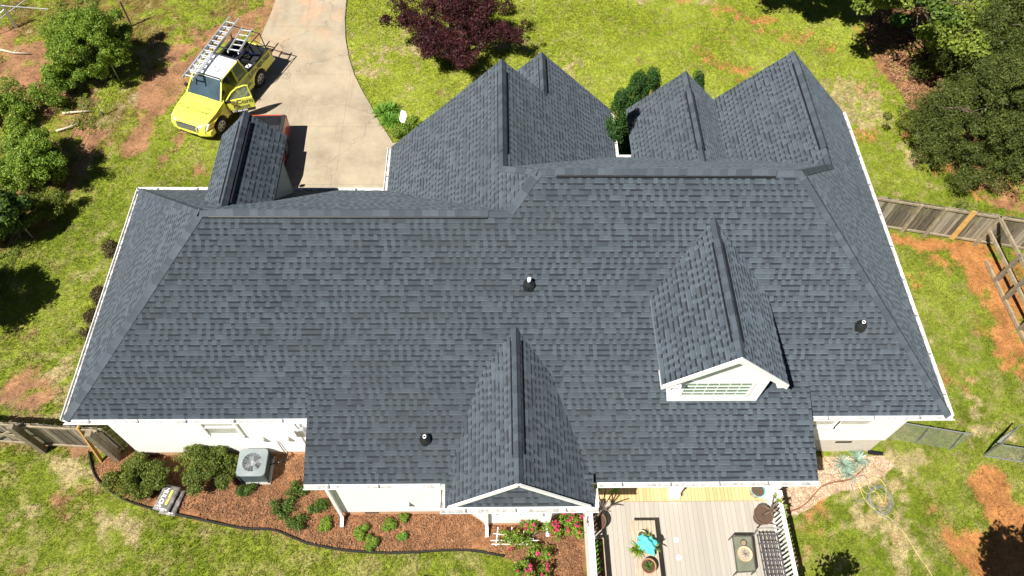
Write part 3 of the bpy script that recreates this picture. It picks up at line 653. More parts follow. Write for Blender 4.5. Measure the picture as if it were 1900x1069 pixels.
strips = [  # bare red soil: photo polyline, radius m, strength
    ([(505, 20), (450, 45), (395, 60)], 1.0, .9), ([(395, 60), (330, 100), (300, 150), (280, 200), (258, 262)], .62, 1.0), ([(380, 80), (345, 130), (300, 190)], .6, .9),
    ([(345, 240), (305, 290), (285, 330)], .35, .8), ([(500, 10), (480, 80)], .5, .9), ([(330, 70), (400, 40), (470, 0)], .5, .5),
    ([(0, 80), (60, 105), (30, 160)], 1.1, .8), ([(0, 180), (70, 170), (130, 210), (110, 260)], .9, .55), ([(150, 200), (170, 250)], .7, .8), ([(60, 300), (120, 330)], .8, .5), ([(0, 330), (60, 420)], .8, .5),
    ([(30, 720), (60, 740)], .75, .85), ([(0, 822), (85, 824), (230, 842)], .25, 1.0), ([(10, 600), (30, 640)], .6, .3),
    ([(1340, 20), (1415, 45)], .6, .4), ([(1350, 60), (1345, 110)], .7, .3), ([(1470, 65), (1530, 80)], .6, .4), ([(1325, 105), (1370, 135)], .9, .4), ([(1590, 160), (1640, 190)], .6, .3),
    ([(1650, 440), (1810, 462), (1900, 470)], .45, .95), ([(1790, 470), (1850, 540), (1900, 640)], .8, .75), ([(1860, 500), (1900, 560)], .8, .9), ([(1720, 470), (1790, 500)], .6, .4), ([(1850, 600), (1880, 660)], .7, .5), ([(1640, 470), (1700, 520)], .6, .25),
    ([(1830, 890), (1855, 950), (1900, 1000)], .75, 1.0), ([(1800, 1010), (1860, 1060)], .7, .8), ([(1760, 990), (1790, 1020)], .3, .5), ([(1775, 850), (1800, 900)], .3, .4), ([(1700, 240), (1760, 300), (1850, 360)], .8, .6),
    ([(180, 850), (260, 880)], .35, .4), ([(95, 925), (115, 940)], .2, .5), ([(1640, 920), (1660, 1000)], .5, .15), ([(1720, 690), (1800, 720)], .6, .35)]
drys = [([(110, 860), (175, 880)], .6, .8), ([(190, 965), (260, 985)], .5, .9), ([(0, 965), (65, 940)], .12, 1.0), ([(290, 960), (420, 990)], .35, .5), ([(1560, 930), (1640, 950)], .8, .5), ([(1500, 960), (1560, 1000)], .7, .6), ([(1650, 330), (1700, 350)], 1, .3), ([(1520, 890), (1640, 860), (1700, 850)], .45, .9), ([(1690, 600), (1720, 680)], .8, .3),
        ([(120, 320), (210, 220), (240, 140)], .5, .5), ([(230, 400), (140, 560)], .8, .25)]
BED = [(236, 838), (205, 842), (188, 852), (176, 862), (172, 875), (180, 890), (205, 912), (238, 930), (290, 947), (340, 958), (400, 971), (450, 981), (505, 984), (540, 997), (575, 1010), (640, 1022), (700, 1027), (760, 1027), (830, 1022), (880, 1023), (935, 1033), (1000, 1065), (1020, 1100), (1095, 1100), (1085, 930), (830, 925), (640, 940), (560, 815), (240, 815)]
BEDP = W2(BED)
BED2 = W2([(1500, 850), (1640, 846), (1660, 862), (1640, 885), (1600, 905), (1560, 912), (1525, 925), (1500, 945), (1478, 955), (1455, 958), (1440, 890)])
LEAFL = W2([(1600, 20), (1900, 0), (1900, 130), (1740, 200), (1700, 215), (1680, 190), (1640, 120), (1610, 70)])
CEDL = W2([(1700, 190), (1900, 300), (1900, 420), (1840, 360), (1760, 300), (1690, 240)])
def classify(x, y):
    """per-point weights: soil, dry, mulch and grass colour"""
    warp = (fbm(x, y, 1.6, 11) - .5) * 1.5 + (fbm(x, y, .5, 15) - .5) * .8
    soil = np.zeros(x.shape); dry = np.zeros(x.shape)
    for pts, r, s in strips: soil = np.maximum(soil, s * np.clip((r - seg_dist(x, y, W2(pts)) + warp * .9) / .3 * .5 + .3, 0, 1))
    for pts, r, s in drys: dry = np.maximum(dry, s * np.clip((r - seg_dist(x, y, W2(pts)) + warp * .8) / .5 * .5 + .3, 0, 1))
    n2 = fbm(x, y, 3.5, 31); dry = np.maximum(dry, np.clip((n2 - .60) * 4.5, 0, .6))
    soil = np.maximum(soil, np.clip((fbm(x, y, 2.2, 41) - .72) * 7, 0, .4))
    west = np.clip((-(x - (-15.5) ) + (y - 17) * .0) * .0, 0, 1)
    mul = inside(x + warp * .05, y + warp * .05, BEDP).astype(float)
    lit = np.maximum(inside(x, y, BED2), 0).astype(float)
    lea = (inside(x + warp * .8, y + warp * .8, LEAFL) | inside(x + warp * .8, y + warp * .8, CEDL)).astype(float)
    return soil, dry, mul, lit, lea
def ground_col(x, y):
    soil, dry, mul, lit, lea = classify(x, y)
    n = fbm(x, y, 2.4, 51); n3 = fbm(x, y, .45, 61); n5 = fbm(x, y, .16, 71, 2); n4 = fbm(x, y, .25, 77, 3); n6 = fbm(x, y, .7, 83)
    mixw = lambda w, k=.9, s=.22: np.clip((w + (n4 - .5) * k + (n6 - .5) * k * .8 - .5) / s + .5, 0, 1) * np.clip(w * 6, 0, 1)
    k = np.clip((n - .35) * 2.4, 0, 1)[..., None]
    g = (1 - k) * np.array([.14, .185, .014]) + k * np.array([.205, .24, .03])
    far = np.clip((y - 18) / 6, 0, 1)[..., None]; g = g * (1 - far) + far * ((1 - k) * np.array([.215, .26, .022]) + k * np.array([.275, .315, .04]))
    g = g * (.78 + .44 * n3[..., None]) * (.78 + .44 * n5[..., None])
    L = lambda a, b, t: a * (1 - t[..., None]) + b * t[..., None]
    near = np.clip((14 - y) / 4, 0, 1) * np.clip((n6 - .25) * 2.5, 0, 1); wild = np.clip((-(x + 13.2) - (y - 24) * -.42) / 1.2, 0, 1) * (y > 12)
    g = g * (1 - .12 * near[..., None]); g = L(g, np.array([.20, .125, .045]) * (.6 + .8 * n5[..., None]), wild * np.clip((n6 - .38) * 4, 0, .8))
    g = L(g, np.array([.33, .265, .12]), np.clip((n4 - .56 + near * .10) * 4, 0, .32 + .2 * near))              # straw showing between the blades
    c = L(g, np.array([.40, .32, .165]) * (.6 + .8 * n5[..., None]), mixw(dry * .95) * .85)
    rgt = np.clip((x - 6) / 4, 0, 1)[..., None]
    c = L(c, ((1 - rgt) * np.array([.29, .145, .08]) + rgt * np.array([.37, .155, .055])) * (.45 + 1.1 * n3[..., None]), mixw(soil * 1.02, 1.1, .4) * .92)
    c = L(c, np.array([.24, .115, .055]) * (.3 + 1.4 * n5[..., None]), mul)
    c = L(c, np.array([.46, .33, .22]) * (.45 + 1.1 * n5[..., None]), mixw(lit * .9, .8))
    c = L(c, np.array([.27, .135, .065]) * (.3 + 1.4 * n5[..., None]), mixw(lea * .75, 1.3, .3))
    return c, np.clip(1 - mixw(soil) * .95 - mul - lit - mixw(lea * .75) * .9 - dry * .2, 0, 1)

xs = np.unique(np.concatenate([[-400, -200, -100], np.arange(-84, -24, 1.0), np.arange(-24, 28, .13), np.arange(28, 90, 1.0), [100, 200, 400]]))
ys = np.unique(np.concatenate([[-300, -150, -60, -30, -10], np.arange(-4, 3.5, .8), np.arange(3.5, 32, .13), np.arange(32, 100, 1.0), [200, 500]]))
Xg, Yg = np.meshgrid(xs, ys); nx, ny = len(xs), len(ys)
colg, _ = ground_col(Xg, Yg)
so, dr, mu, li, le = classify(Xg, Yg)
Zg = -0.03 + (fbm(Xg, Yg, 3, 91) - .5) * .10 - so * .05 + mu * .03
# tyre ruts pressed into the soil
for pts in ([(395, 75), (340, 125), (300, 185), (262, 255)], [(430, 85), (370, 120), (325, 165), (290, 215)]):
    Zg -= .07 * np.exp(-(seg_dist(Xg, Yg, W2(pts)) / .16) ** 2)
DRV = W2([(517, -60), (512, 0), (503, 25), (488, 60), (478, 95), (462, 150), (448, 200), (436, 245), (424, 300), (415, 352)]) + [(XWE + OV, YN - OV)] + [(XWE + OV, G(728, 270).y)] + W2([(729, 266), (718, 248), (705, 229), (690, 200), (673, 171), (658, 141), (648, 110), (641, 72), (640, 35), (643, 0), (650, -40), (655, -60)])
ind = inside(Xg, Yg, DRV); core = (Xg > XW + 1) & (Xg < XE - 1) & (Yg > YS + 1) & (Yg < YNE - 1)
Zg = np.where(ind | (seg_dist(Xg, Yg, DRV) < .25), np.minimum(Zg, -0.05), Zg); Zg = np.where(core, -.4, Zg)
Zg = np.clip(Zg, -.45, .02)
V = np.stack([Xg, Yg, Zg], -1).reshape(-1, 3)
idx = np.arange(nx * ny).reshape(ny, nx); F = np.stack([idx[:-1, :-1], idx[:-1, 1:], idx[1:, 1:], idx[1:, :-1]], -1).reshape(-1, 4)
me = bpy.data.meshes.new('ground'); me.vertices.add(len(V)); me.vertices.foreach_set('co', V.astype(np.float32).ravel())
me.loops.add(F.size); me.loops.foreach_set('vertex_index', F.astype(np.int32).ravel()); me.polygons.add(len(F)); me.polygons.foreach_set('loop_start', np.arange(0, F.size, 4, dtype=np.int32))
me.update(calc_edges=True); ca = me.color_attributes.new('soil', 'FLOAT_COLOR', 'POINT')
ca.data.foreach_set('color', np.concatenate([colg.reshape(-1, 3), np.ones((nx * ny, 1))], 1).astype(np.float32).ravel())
m, nt, out = newmat('lawn_and_soil'); t = NT(nt)
at = t.n('VertexColor', layer_name='soil').outputs[0]; pos = t.n('NewGeometry').outputs['Position']
f1 = t.noise(pos, 9.0, 5, 0.7); f2 = t.noise(pos, 42.0, 2, 0.7)
c = t.mix(0.6, at, t.ramp(f1, [(0.28, (0.2, 0.2, 0.2)), (0.72, (0.8, 0.8, 0.8))]), 'OVERLAY'); c = t.mix(0.85, c, t.ramp(f2, [(0.3, (0.2, 0.2, 0.2)), (0.7, (0.82, 0.82, 0.82))]), 'OVERLAY')
b = t.n('BsdfPrincipled'); nt.links.new(c, b.inputs['Base Color']); b.inputs['Roughness'].default_value = 0.95; b.inputs['Specular IOR Level'].default_value = 0.15
nt.links.new(t.bump(t.math('ADD', f1, t.math('MULTIPLY', f2, 0.5)), 0.8, 0.05), b.inputs['Normal']); nt.links.new(b.outputs[0], out.inputs[0])
me.materials.append(m); g_ = bpy.data.objects.new('ground', me); link(g_); tag(g_, kind='structure')

# driveway slab
m, nt, out = newmat('concrete'); t = NT(nt); pos = t.n('NewGeometry').outputs['Position']
n1 = t.noise(pos, 0.7, 6, 0.65); c = t.ramp(n1, [(0.3, (0.26, 0.215, 0.15)), (0.5, (0.36, 0.30, 0.21)), (0.72, (0.43, 0.36, 0.255))])
sx = t.n('SeparateXYZ'); nt.links.new(pos, sx.inputs[0])
red = t.math('MULTIPLY', t.ramp(t.noise(pos, 0.9, 4), [(0.48, (0, 0, 0)), (0.75, (1, 1, 1))]), t.n('MapRange', i={0: sx.outputs[1], 1: 23.0, 2: 31.0}).outputs[0])
c = t.mix(t.math('MULTIPLY', red, 0.8), c, (0.55, 0.30, 0.17))
jy = t.math('LESS_THAN', t.math('ABSOLUTE', t.math('SUBTRACT', t.math('MODULO', t.math('ADD', sx.outputs[1], 1.02), 3.1), 1.55)), 0.012)
jx = t.math('LESS_THAN', t.math('ABSOLUTE', t.math('ADD', sx.outputs[0], 6.05)), 0.01); c = t.mix(t.math('MULTIPLY', t.math('MAXIMUM', jy, jx), 0.4), c, (0.14, 0.11, 0.08))
crk = t.n('TexVoronoi', feature='DISTANCE_TO_EDGE'); nt.links.new(pos, crk.inputs['Vector']); crk.inputs['Scale'].default_value = 0.3; wv = t.n('VectorMath', operation='ADD'); nt.links.new(pos, wv.inputs[0]); nw = t.n('TexNoise'); nw.inputs['Scale'].default_value = 1.4; nt.links.new(pos, nw.inputs['Vector']); nt.links.new(nw.outputs[1], wv.inputs[1]); nt.links.new(wv.outputs[0], crk.inputs['Vector']); c = t.mix(t.math('MULTIPLY', t.math('LESS_THAN', crk.outputs[0], 0.004), 0.45), c, (0.13, 0.1, 0.08))
st = t.noise(pos, 3.0, 6, 0.7); c = t.mix(t.ramp(st, [(0.5, (0, 0, 0)), (0.8, (0.5, 0.5, 0.5))]), c, (0.25, 0.21, 0.17))
sw = t.n('Mapping'); nt.links.new(pos, sw.inputs[0]); sw.inputs['Scale'].default_value = (2.6, .25, 1); c = t.mix(t.ramp(t.noise(sw.outputs[0], 1.0, 3), [(0.55, (0, 0, 0)), (0.7, (0.3, 0.3, 0.3))]), c, (0.2, 0.165, 0.125)); fg = t.noise(pos, 60.0, 2); c = t.mix(0.35, c, t.ramp(fg, [(0.3, (0.35, 0.35, 0.35)), (0.7, (0.68, 0.68, 0.68))]), 'OVERLAY')
b = t.n('BsdfPrincipled'); nt.links.new(c, b.inputs['Base Color']); b.inputs['Roughness'].default_value = 0.9; nt.links.new(t.bump(fg, 0.2, 0.01), b.inputs['Normal']); nt.links.new(b.outputs[0], out.inputs[0])
mb = MB(); mb.prism([(x, y, -0.12) for x, y in DRV], (0, 0, 0.145)); dv = mb.build('driveway', m); tag(dv, kind='structure')

# grass tufts: short blades that give the lawn its grain
N = 300000
gx = rng.uniform(-23, 26, N); gy = rng.uniform(3.8, 31, N)
colb, dens = ground_col(gx, gy)
blk = inside(gx, gy, DRV) | ((gx > XW + .3) & (gx < XE - .4) & (gy > YS + .3) & (gy < YN - .3)) | ((gx > XWE) & (gx < XE) & (gy > YS) & (gy < YNE - .4)) | ((gx > XML) & (gx < XMR) & (gy > 2) & (gy < YS + 1) & (gy > YM)) | ((gx > 2.2) & (gx < 8.2) & (gy < YM + 1))
keep = (~blk) & (rng.random(N) < dens * .95 + .03); gx, gy, colb = gx[keep], gy[keep], colb[keep]; n = len(gx)
nb = 3
bxp = np.repeat(gx, nb) + rng.normal(0, .03, n * nb); byp = np.repeat(gy, nb) + rng.normal(0, .03, n * nb)
an = rng.uniform(0, 2 * np.pi, n * nb); le_ = rng.uniform(.035, .085, n * nb); hh = rng.uniform(.02, .055, n * nb); ww = rng.uniform(.006, .014, n * nb)
ca_, sa_ = np.cos(an), np.sin(an)
P = np.empty((n * nb, 3, 3)); P[:, 0] = np.stack([bxp - sa_ * ww, byp + ca_ * ww, np.full(n * nb, -.03)], -1); P[:, 1] = np.stack([bxp + sa_ * ww, byp - ca_ * ww, np.full(n * nb, -.03)], -1)
P[:, 2] = np.stack([bxp + ca_ * le_, byp + sa_ * le_, hh], -1)
cc = np.repeat(np.repeat(colb, nb, 0) * rng.uniform(.75, 1.45, (n * nb, 1)), 3, 0)
m, nt, out = newmat('grass_blades'); t = NT(nt); at = t.n('VertexColor', layer_name='tone').outputs[0]
b = t.n('BsdfPrincipled'); nt.links.new(at, b.inputs['Base Color']); b.inputs['Roughness'].default_value = 0.7; b.inputs['Specular IOR Level'].default_value = 0.2
tr = t.n('BsdfTranslucent'); nt.links.new(at, tr.inputs[0]); mx = t.n('MixShader'); mx.inputs[0].default_value = 0.3; nt.links.new(b.outputs[0], mx.inputs[1]); nt.links.new(tr.outputs[0], mx.inputs[2]); nt.links.new(mx.outputs[0], out.inputs[0])
me = tris_mesh('grass', P.reshape(-1, 3), 3, m); ca = me.color_attributes.new('tone', 'FLOAT_COLOR', 'POINT')
ca.data.foreach_set('color', np.concatenate([np.clip(cc, 0, .6), np.ones((len(cc), 1))], 1).astype(np.float32).ravel())
XB1 = XB + WBR
go = bpy.data.objects.new('grass', me); link(go); tag(go, 'short green and straw coloured lawn grass around the house', 'grass', kind='stuff')

def chips(name, label, cat, poly, n, cols, z, smin=.015, smax=.045, wgt=None):
    """scattered flat chips: one uncountable object"""
    P = np.array(poly); x = rng.uniform(P[:, 0].min(), P[:, 0].max(), n); y = rng.uniform(P[:, 1].min(), P[:, 1].max(), n); k = inside(x, y, poly) & (fbm(x, y, .5, 5) > .36)
    k &= ~((x > XW + .3) & (x < XE - .3) & (y > YS + .42)) & ~((x > XML + .32) & (x < XB1 - .3) & (y > YM + .3)) & ~((x > 2.6) & (x < 8.25) & (y < YS))
    x, y = x[k], y[k]; n = len(x); a = rng.uniform(0, 6.28, n); s = rng.uniform(smin, smax, n); w = s * rng.uniform(.25, .6, n); zz = z + rng.uniform(0, .03, n); t1, t2 = rng.normal(0, .35, n) * s, rng.normal(0, .35, n) * w
    c, q = np.cos(a), np.sin(a); V = np.stack([np.stack([x + c * s * i - q * w * j, y + q * s * i + c * w * j, zz + t1 * i + t2 * j], -1) for i, j in ((-1, -1), (1, -1), (1, 1), (-1, 1))], 1)
    o = bpy.data.objects.new(name, tris_mesh(name, V.reshape(-1, 3), 4, leafmat(name, cols, 0.0, .8, 2.0))); link(o); tag(o, label, cat, kind='stuff')
chips('mulch', 'loose reddish brown mulch chips in the bed under the left walls', 'mulch', BEDP, 60000, [(.1, (.08, .032, .016)), (.4, (.17, .082, .04)), (.75, (.29, .15, .075)), (.98, (.56, .40, .25))], .01, .008, .026)
chips('wood_chips', 'pale wood chips on the ground right of the deck', 'mulch', BED2, 22000, [(.1, (.25, .14, .08)), (.5, (.5, .34, .22)), (.98, (.75, .62, .47))], .01, .008, .025)
chips('leaf_litter', 'fallen brown leaves under the trees in the top right corner', 'leaf litter', LEAFL + [], 34000, [(.1, (.08, .035, .015)), (.5, (.26, .13, .06)), (.98, (.5, .3, .17))], .01, .016, .045)
# ------------------------------------------------------------------ foliage helpers
def leaf_tris(centers, nrm, size, jitter=0.6, aspect=0.55):
    """one small pointed leaf (two triangles folded) per centre"""
    n = len(centers); r = rng
    nn = nrm + r.normal(0, jitter, (n, 3)); nn /= np.linalg.norm(nn, axis=1, keepdims=True) + 1e-9
    a = r.normal(0, 1, (n, 3)); a -= nn * (a * nn).sum(1, keepdims=True); a /= np.linalg.norm(a, axis=1, keepdims=True) + 1e-9
    b = np.cross(nn, a); s = (size * r.uniform(.6, 1.35, n))[:, None]
    P = np.empty((n, 4, 3)); P[:, 0] = centers - a * s; P[:, 1] = centers + b * s * aspect + nn * s * .15; P[:, 2] = centers + a * s; P[:, 3] = centers - b * s * aspect + nn * s * .15
    return P.reshape(-1, 3)
def clump_points(centers, radii, per, flat=0.8, up=0.35):
    C = np.repeat(centers, per, 0); R = np.repeat(radii, per)[:, None]
    d = rng.normal(0, 1, (len(C), 3)); d /= np.linalg.norm(d, axis=1, keepdims=True); rr = rng.uniform(.35, 1, (len(C), 1)) ** .5
    P = C + d * R * rr * np.array([1, 1, flat]); d[:, 2] += up; return P, d
def crown(center, rad, nclump, cr, per, size, shape='round', shell=.45, gaps=.0, aspect=.55, lf=13, ls=.36):
    """leaf cloud: clumps spread through an uneven volume"""
    c = np.array(center, float); rad = np.array(rad, float); out = []
    nl = max(5, nclump // lf)
    if shape == 'cone':
        h = rng.uniform(0, 1, nl) ** 1.35; th = np.arange(nl) * 2.4 + rng.uniform(0, .6, nl); q = (1 - h) ** .8 * rng.uniform(.55, .95, nl)
        Lc = np.stack([c[0] + np.cos(th) * q * rad[0], c[1] + np.sin(th) * q * rad[1], c[2] + (h * .93 + .05) * rad[2]], -1); lr = .30 * rad[0] * (1.15 - .7 * h)
    else:
        d = rng.normal(0, 1, (nl, 3)); d /= np.linalg.norm(d, axis=1, keepdims=True)
        Lc = c + d * rng.uniform(shell, .86, (nl, 1)) * rad; lr = ls * rad.mean() * rng.uniform(.4, 1.4, nl)
    k = rng.integers(0, nl, nclump); d = rng.normal(0, 1, (nclump, 3)); d /= np.linalg.norm(d, axis=1, keepdims=True); d[:, 2] = np.abs(d[:, 2]) * .9 - .25
    sp = np.where(rng.random(nclump) < .16, rng.uniform(1.1, 1.7, nclump), rng.uniform(.45, 1.05, nclump))
    P = Lc[k] + d * (lr[k] * sp)[:, None]; P[:, 2] = np.maximum(P[:, 2], .12)
    if gaps: P = P[rng.random(nclump) > gaps]
    R = cr * rng.uniform(.55, 1.3, len(P))
    pts, dn = clump_points(P, R, per); return leaf_tris(pts, dn, size, aspect=aspect), P
def leaf_obj(name, V, mat, parent=None, loc=None):
    off = np.array(wmat(parent).translation if parent is not None else (loc if loc is not None else (0, 0, 0)))
    me = tris_mesh(name, V - off, 4, mat); o = bpy.data.objects.new(name, me)
    if loc is not None: o.location = loc
    return link(o, parent)
M['bark'] = simple('bark', (0.13, 0.09, 0.065), 0.9, var=0.35, scale=9, bump=0.6, bscale=14)
G_DARK = [(0.1, (0.022, 0.05, 0.010)), (0.5, (0.07, 0.13, 0.018)), (0.95, (0.2, 0.29, 0.04))]
G_BUSH = [(0.1, (0.04, 0.09, 0.012)), (0.4, (0.12, 0.22, 0.022)), (0.7, (0.25, 0.36, 0.035)), (0.98, (0.48, 0.52, 0.08))]
G_YELL = [(0.1, (0.09, 0.14, 0.02)), (0.5, (0.2, 0.27, 0.035)), (0.95, (0.36, 0.40, 0.07))]
G_CEDAR = [(0.1, (0.03, 0.048, 0.012)), (0.5, (0.085, 0.115, 0.022)), (0.8, (0.155, 0.185, 0.035)), (0.98, (0.24, 0.26, 0.055))]
G_ARB = [(0.1, (0.012, 0.04, 0.008)), (0.5, (0.035, 0.10, 0.015)), (0.95, (0.09, 0.2, 0.03))]
G_MAPLE = [(0.1, (0.018, 0.007, 0.009)), (0.5, (0.05, 0.014, 0.017)), (0.9, (0.16, 0.042, 0.04))]
G_NAND = [(0.1, (0.03, 0.025, 0.012)), (0.5, (0.09, 0.06, 0.025)), (0.9, (0.15, 0.16, 0.04))]
for k, s in (('dark', G_DARK), ('bush', G_BUSH), ('yell', G_YELL), ('cedar', G_CEDAR), ('arb', G_ARB), ('maple', G_MAPLE), ('nand', G_NAND)): M['leaf_' + k] = leafmat('leaf_' + k, s)
M['leaf_olive'] = leafmat('leaf_olive', [(0.1, (0.03, 0.06, 0.01)), (0.5, (0.11, 0.155, 0.022)), (0.95, (0.28, 0.31, 0.045))])
M['leaf_bright'] = leafmat('leaf_bright', [(0.1, (0.06, 0.19, 0.02)), (0.9, (0.26, 0.46, 0.06))])
M['leaf_agave'] = leafmat('leaf_agave', [(0.1, (0.12, 0.2, 0.14)), (0.9, (0.32, 0.42, 0.34))], 0.1, 0.4)
M['petal'] = leafmat('petal', [(0.1, (0.45, 0.02, 0.09)), (0.9, (0.75, 0.08, 0.22))], 0.3)
def limbs(base, tops, r0, mat=None, parent=None, name='trunk', lean=None, fork=0.45):
    """tapered trunk that splits into limbs reaching the given points"""
    m = MB(); b = Vector(base); fk = b + (Vector(tops[0]) - b) * fork if lean is None else Vector(lean)
    pts = [b + (fk - b) * t + Vector((math.sin(t * 5) * r0 * .5, math.cos(t * 4) * r0 * .4, 0)) for t in (0, .1, .4, .7, 1)]
    m.tube(pts, [r0 * 1.5, r0 * 1.05, r0 * .9, r0 * .8, r0 * .7], 10)
    for tp in tops:
        tp = Vector(tp); q = [pts[-1] + (tp - pts[-1]) * t + Vector((random.uniform(-1, 1), random.uniform(-1, 1), random.uniform(-.3, .6))) * .1 * (tp - fk).length * (1 if 0 < t < 1 else 0) for t in (0, .33, .66, 1)]
        m.tube(q, [r0 * .55, r0 * .38, r0 * .22, r0 * .06], 6)
        for t in (1, 2):
            for _ in range(2):
                e = q[t] + Vector((random.uniform(-1, 1), random.uniform(-1, 1), random.uniform(0, .8))) * (tp - fk).length * .35; m.tube([q[t], (q[t] + e) / 2 + Vector((0, 0, .05)), e], [r0 * .2, r0 * .12, r0 * .03], 5)
    return m.build(name, mat or M['bark'], parent, smooth=True)
def tree(name, label, cat, base, parts, leaf, size, per, r0, group=None, shape='round', cr=.4, gaps=0, shell=.45, aspect=.55, lean=None, lf=13, ls=.36):
    """parts: list of (centre offset, radii, clumps)"""
    base = Vector(base); root = thing(name, label, cat, base, 0, group); Vs = []; tops = []
    for off, rad, nc in parts:
        V, P = crown(np.array(base) + np.array(off), rad, nc, cr, per, size, shape, shell, gaps, aspect, lf, ls); Vs.append(V)
        for i in rng.choice(len(P), min(4 if shape == 'round' else 2, len(P)), replace=False): tops.append(tuple(P[i]))
    if shape == 'cone': tops = [tuple(np.array(base) + np.array((0, 0, parts[0][1][2] * .95)))] + tops
    leaf_obj('crown', np.concatenate(Vs), M[leaf], root); limbs(base, tops, r0, None, root, 'trunk', lean, .5 if shape == 'cone' else .4)
    return root

def bush(name, label, cat, base, blobs, leaf, size, per, cr=.22, group=None, stems=5, flowers=None, aspect=.55):
    base = Vector(base); root = thing(name, label, cat, base, 0, group); Vs = []; Ps = []
    for off, rad, nc in blobs:
        V, P = crown(np.array(base) + np.array(off), rad, nc, cr, per, size, shell=.3, aspect=aspect); Vs.append(V); Ps.append(P)
    leaf_obj('foliage', np.concatenate(Vs), M[leaf], root); P = np.concatenate(Ps)
    m = MB()
    for i in rng.choice(len(P), min(stems, len(P)), replace=False): m.tube([tuple(base), tuple((np.array(base) + P[i]) / 2 + np.array((0, 0, .05))), tuple(P[i])], [.018, .012, .004], 5)
    m.build('stem', M['bark'], root)
    if flowers is not None:
        Q = P[rng.choice(len(P), min(flowers, len(P)), replace=False)] + rng.normal(0, .05, (min(flowers, len(P)), 3)) + np.array((0, 0, .12))
        for q in Q:
            pts, dn = clump_points(q[None], np.full(1, rng.uniform(.03, .075)), 24, .7, .6); leaf_obj('bloom', leaf_tris(pts, dn, .024, aspect=.9), M['petal'], root)
    return root
# ---- trees and big shrubs
def at(u, v, z=0): p = G(u, v, z); return (p.x, p.y, 0.0)
tree('cedar_tree', 'dark cedar in the gap between the broad low one and the leaning trunk', 'tree', at(1790, 165), [((0, 0, .25), (2.1, 1.9, 4.4), 420)], 'leaf_cedar', .055, 150, .16, 'evergreens at the right edge of the lawn', 'cone', .34, aspect=.3, lf=8)
tree('maple_tree', 'low spreading maple with dark purple leaves on the lawn beside the driveway', 'tree', at(842, 92), [((0, .5, 1.9), (3.2, 2.6, .8), 420), ((1.7, -.5, 1.35), (1.6, 1.3, .35), 90), ((-2.1, .1, 1.6), (1.5, 1.3, .4), 80), ((-.6, -1.4, 1.4), (1.9, 1.0, .35), 120), ((.5, -1.9, 1.2), (1.1, .7, .3), 50)], 'leaf_maple', .048, 75, .12, cr=.27, shell=.1, aspect=.4, lf=5, ls=.2)
tree('cedar_tree', 'broad dark cedar at the right edge of the lawn, lowest of the evergreens', 'tree', at(1772, 285), [((0, 0, .25), (2.6, 2.4, 4.5), 640)], 'leaf_cedar', .05, 170, .16, 'evergreens at the right edge of the lawn', 'cone', .32, aspect=.3, lf=8)
tree('cedar_tree', 'tall dark cedar behind the broad low one, right edge of the photo', 'tree', at(1850, 195), [((0, 0, .25), (2.0, 2.0, 5.6), 480)], 'leaf_cedar', .06, 150, .16, 'evergreens at the right edge of the lawn', 'cone', .38, aspect=.3)
tree('cedar_tree', 'dark cedar in the top right corner behind the yellow green tree', 'tree', at(1800, 80), [((0, 0, .25), (2.3, 2.1, 4.6), 480)], 'leaf_cedar', .06, 150, .16, 'evergreens at the right edge of the lawn', 'cone', .38, aspect=.3)
tree('cedar_tree', 'dark cedar cut by the right edge above the end of the picket fence', 'tree', at(1905, 310), [((0, 0, .25), (1.8, 1.8, 4.4), 360)], 'leaf_cedar', .06, 140, .16, 'evergreens at the right edge of the lawn', 'cone', .38, aspect=.3)
tree('cedar_tree', 'dark evergreen beyond the top edge above the leaning trunk', 'tree', at(1660, -30), [((0, 0, .25), (2.0, 1.8, 3.4), 300)], 'leaf_cedar', .06, 140, .14, 'evergreens at the right edge of the lawn', 'cone', .36, aspect=.3)
tree('cedar_tree', 'dark cedar beyond the right edge beside the highest evergreens', 'tree', at(1925, 130), [((0, 0, .25), (2.2, 2.1, 4.6), 420)], 'leaf_cedar', .06, 140, .16, 'evergreens at the right edge of the lawn', 'cone', .38, aspect=.3)
bush('wild_shrub', 'small bright green sapling at the foot of the leaning trunk', 'shrub', at(1668, 52), [((0, 0, .4), (.7, .5, .4), 60)], 'leaf_bright', .05, 60, .18)
b = at(1690, 66)
tree('shade_tree', 'leaning brown trunk with sparse yellow green leaves in the top right corner', 'tree', b, [(tuple(G(u_, v_, z_) - Vector(b)), r_, n_) for u_, v_, z_, r_, n_ in ((1640, -45, 3.8, (1.5, .9, .6), 60), (1690, -5, 3.4, (1.2, .7, .5), 44), (1620, 5, 3.6, (1.0, .6, .4), 20), (1775, 20, 3.0, (1.5, .9, .6), 90), (1740, 62, 2.4, (1.0, .6, .4), 34), (1805, 75, 2.7, (.9, .7, .4), 50))], 'leaf_yell', .08, 42, .2, cr=.38, gaps=.1, lean=(b[0] + .5, b[1] + .4, 1.5))
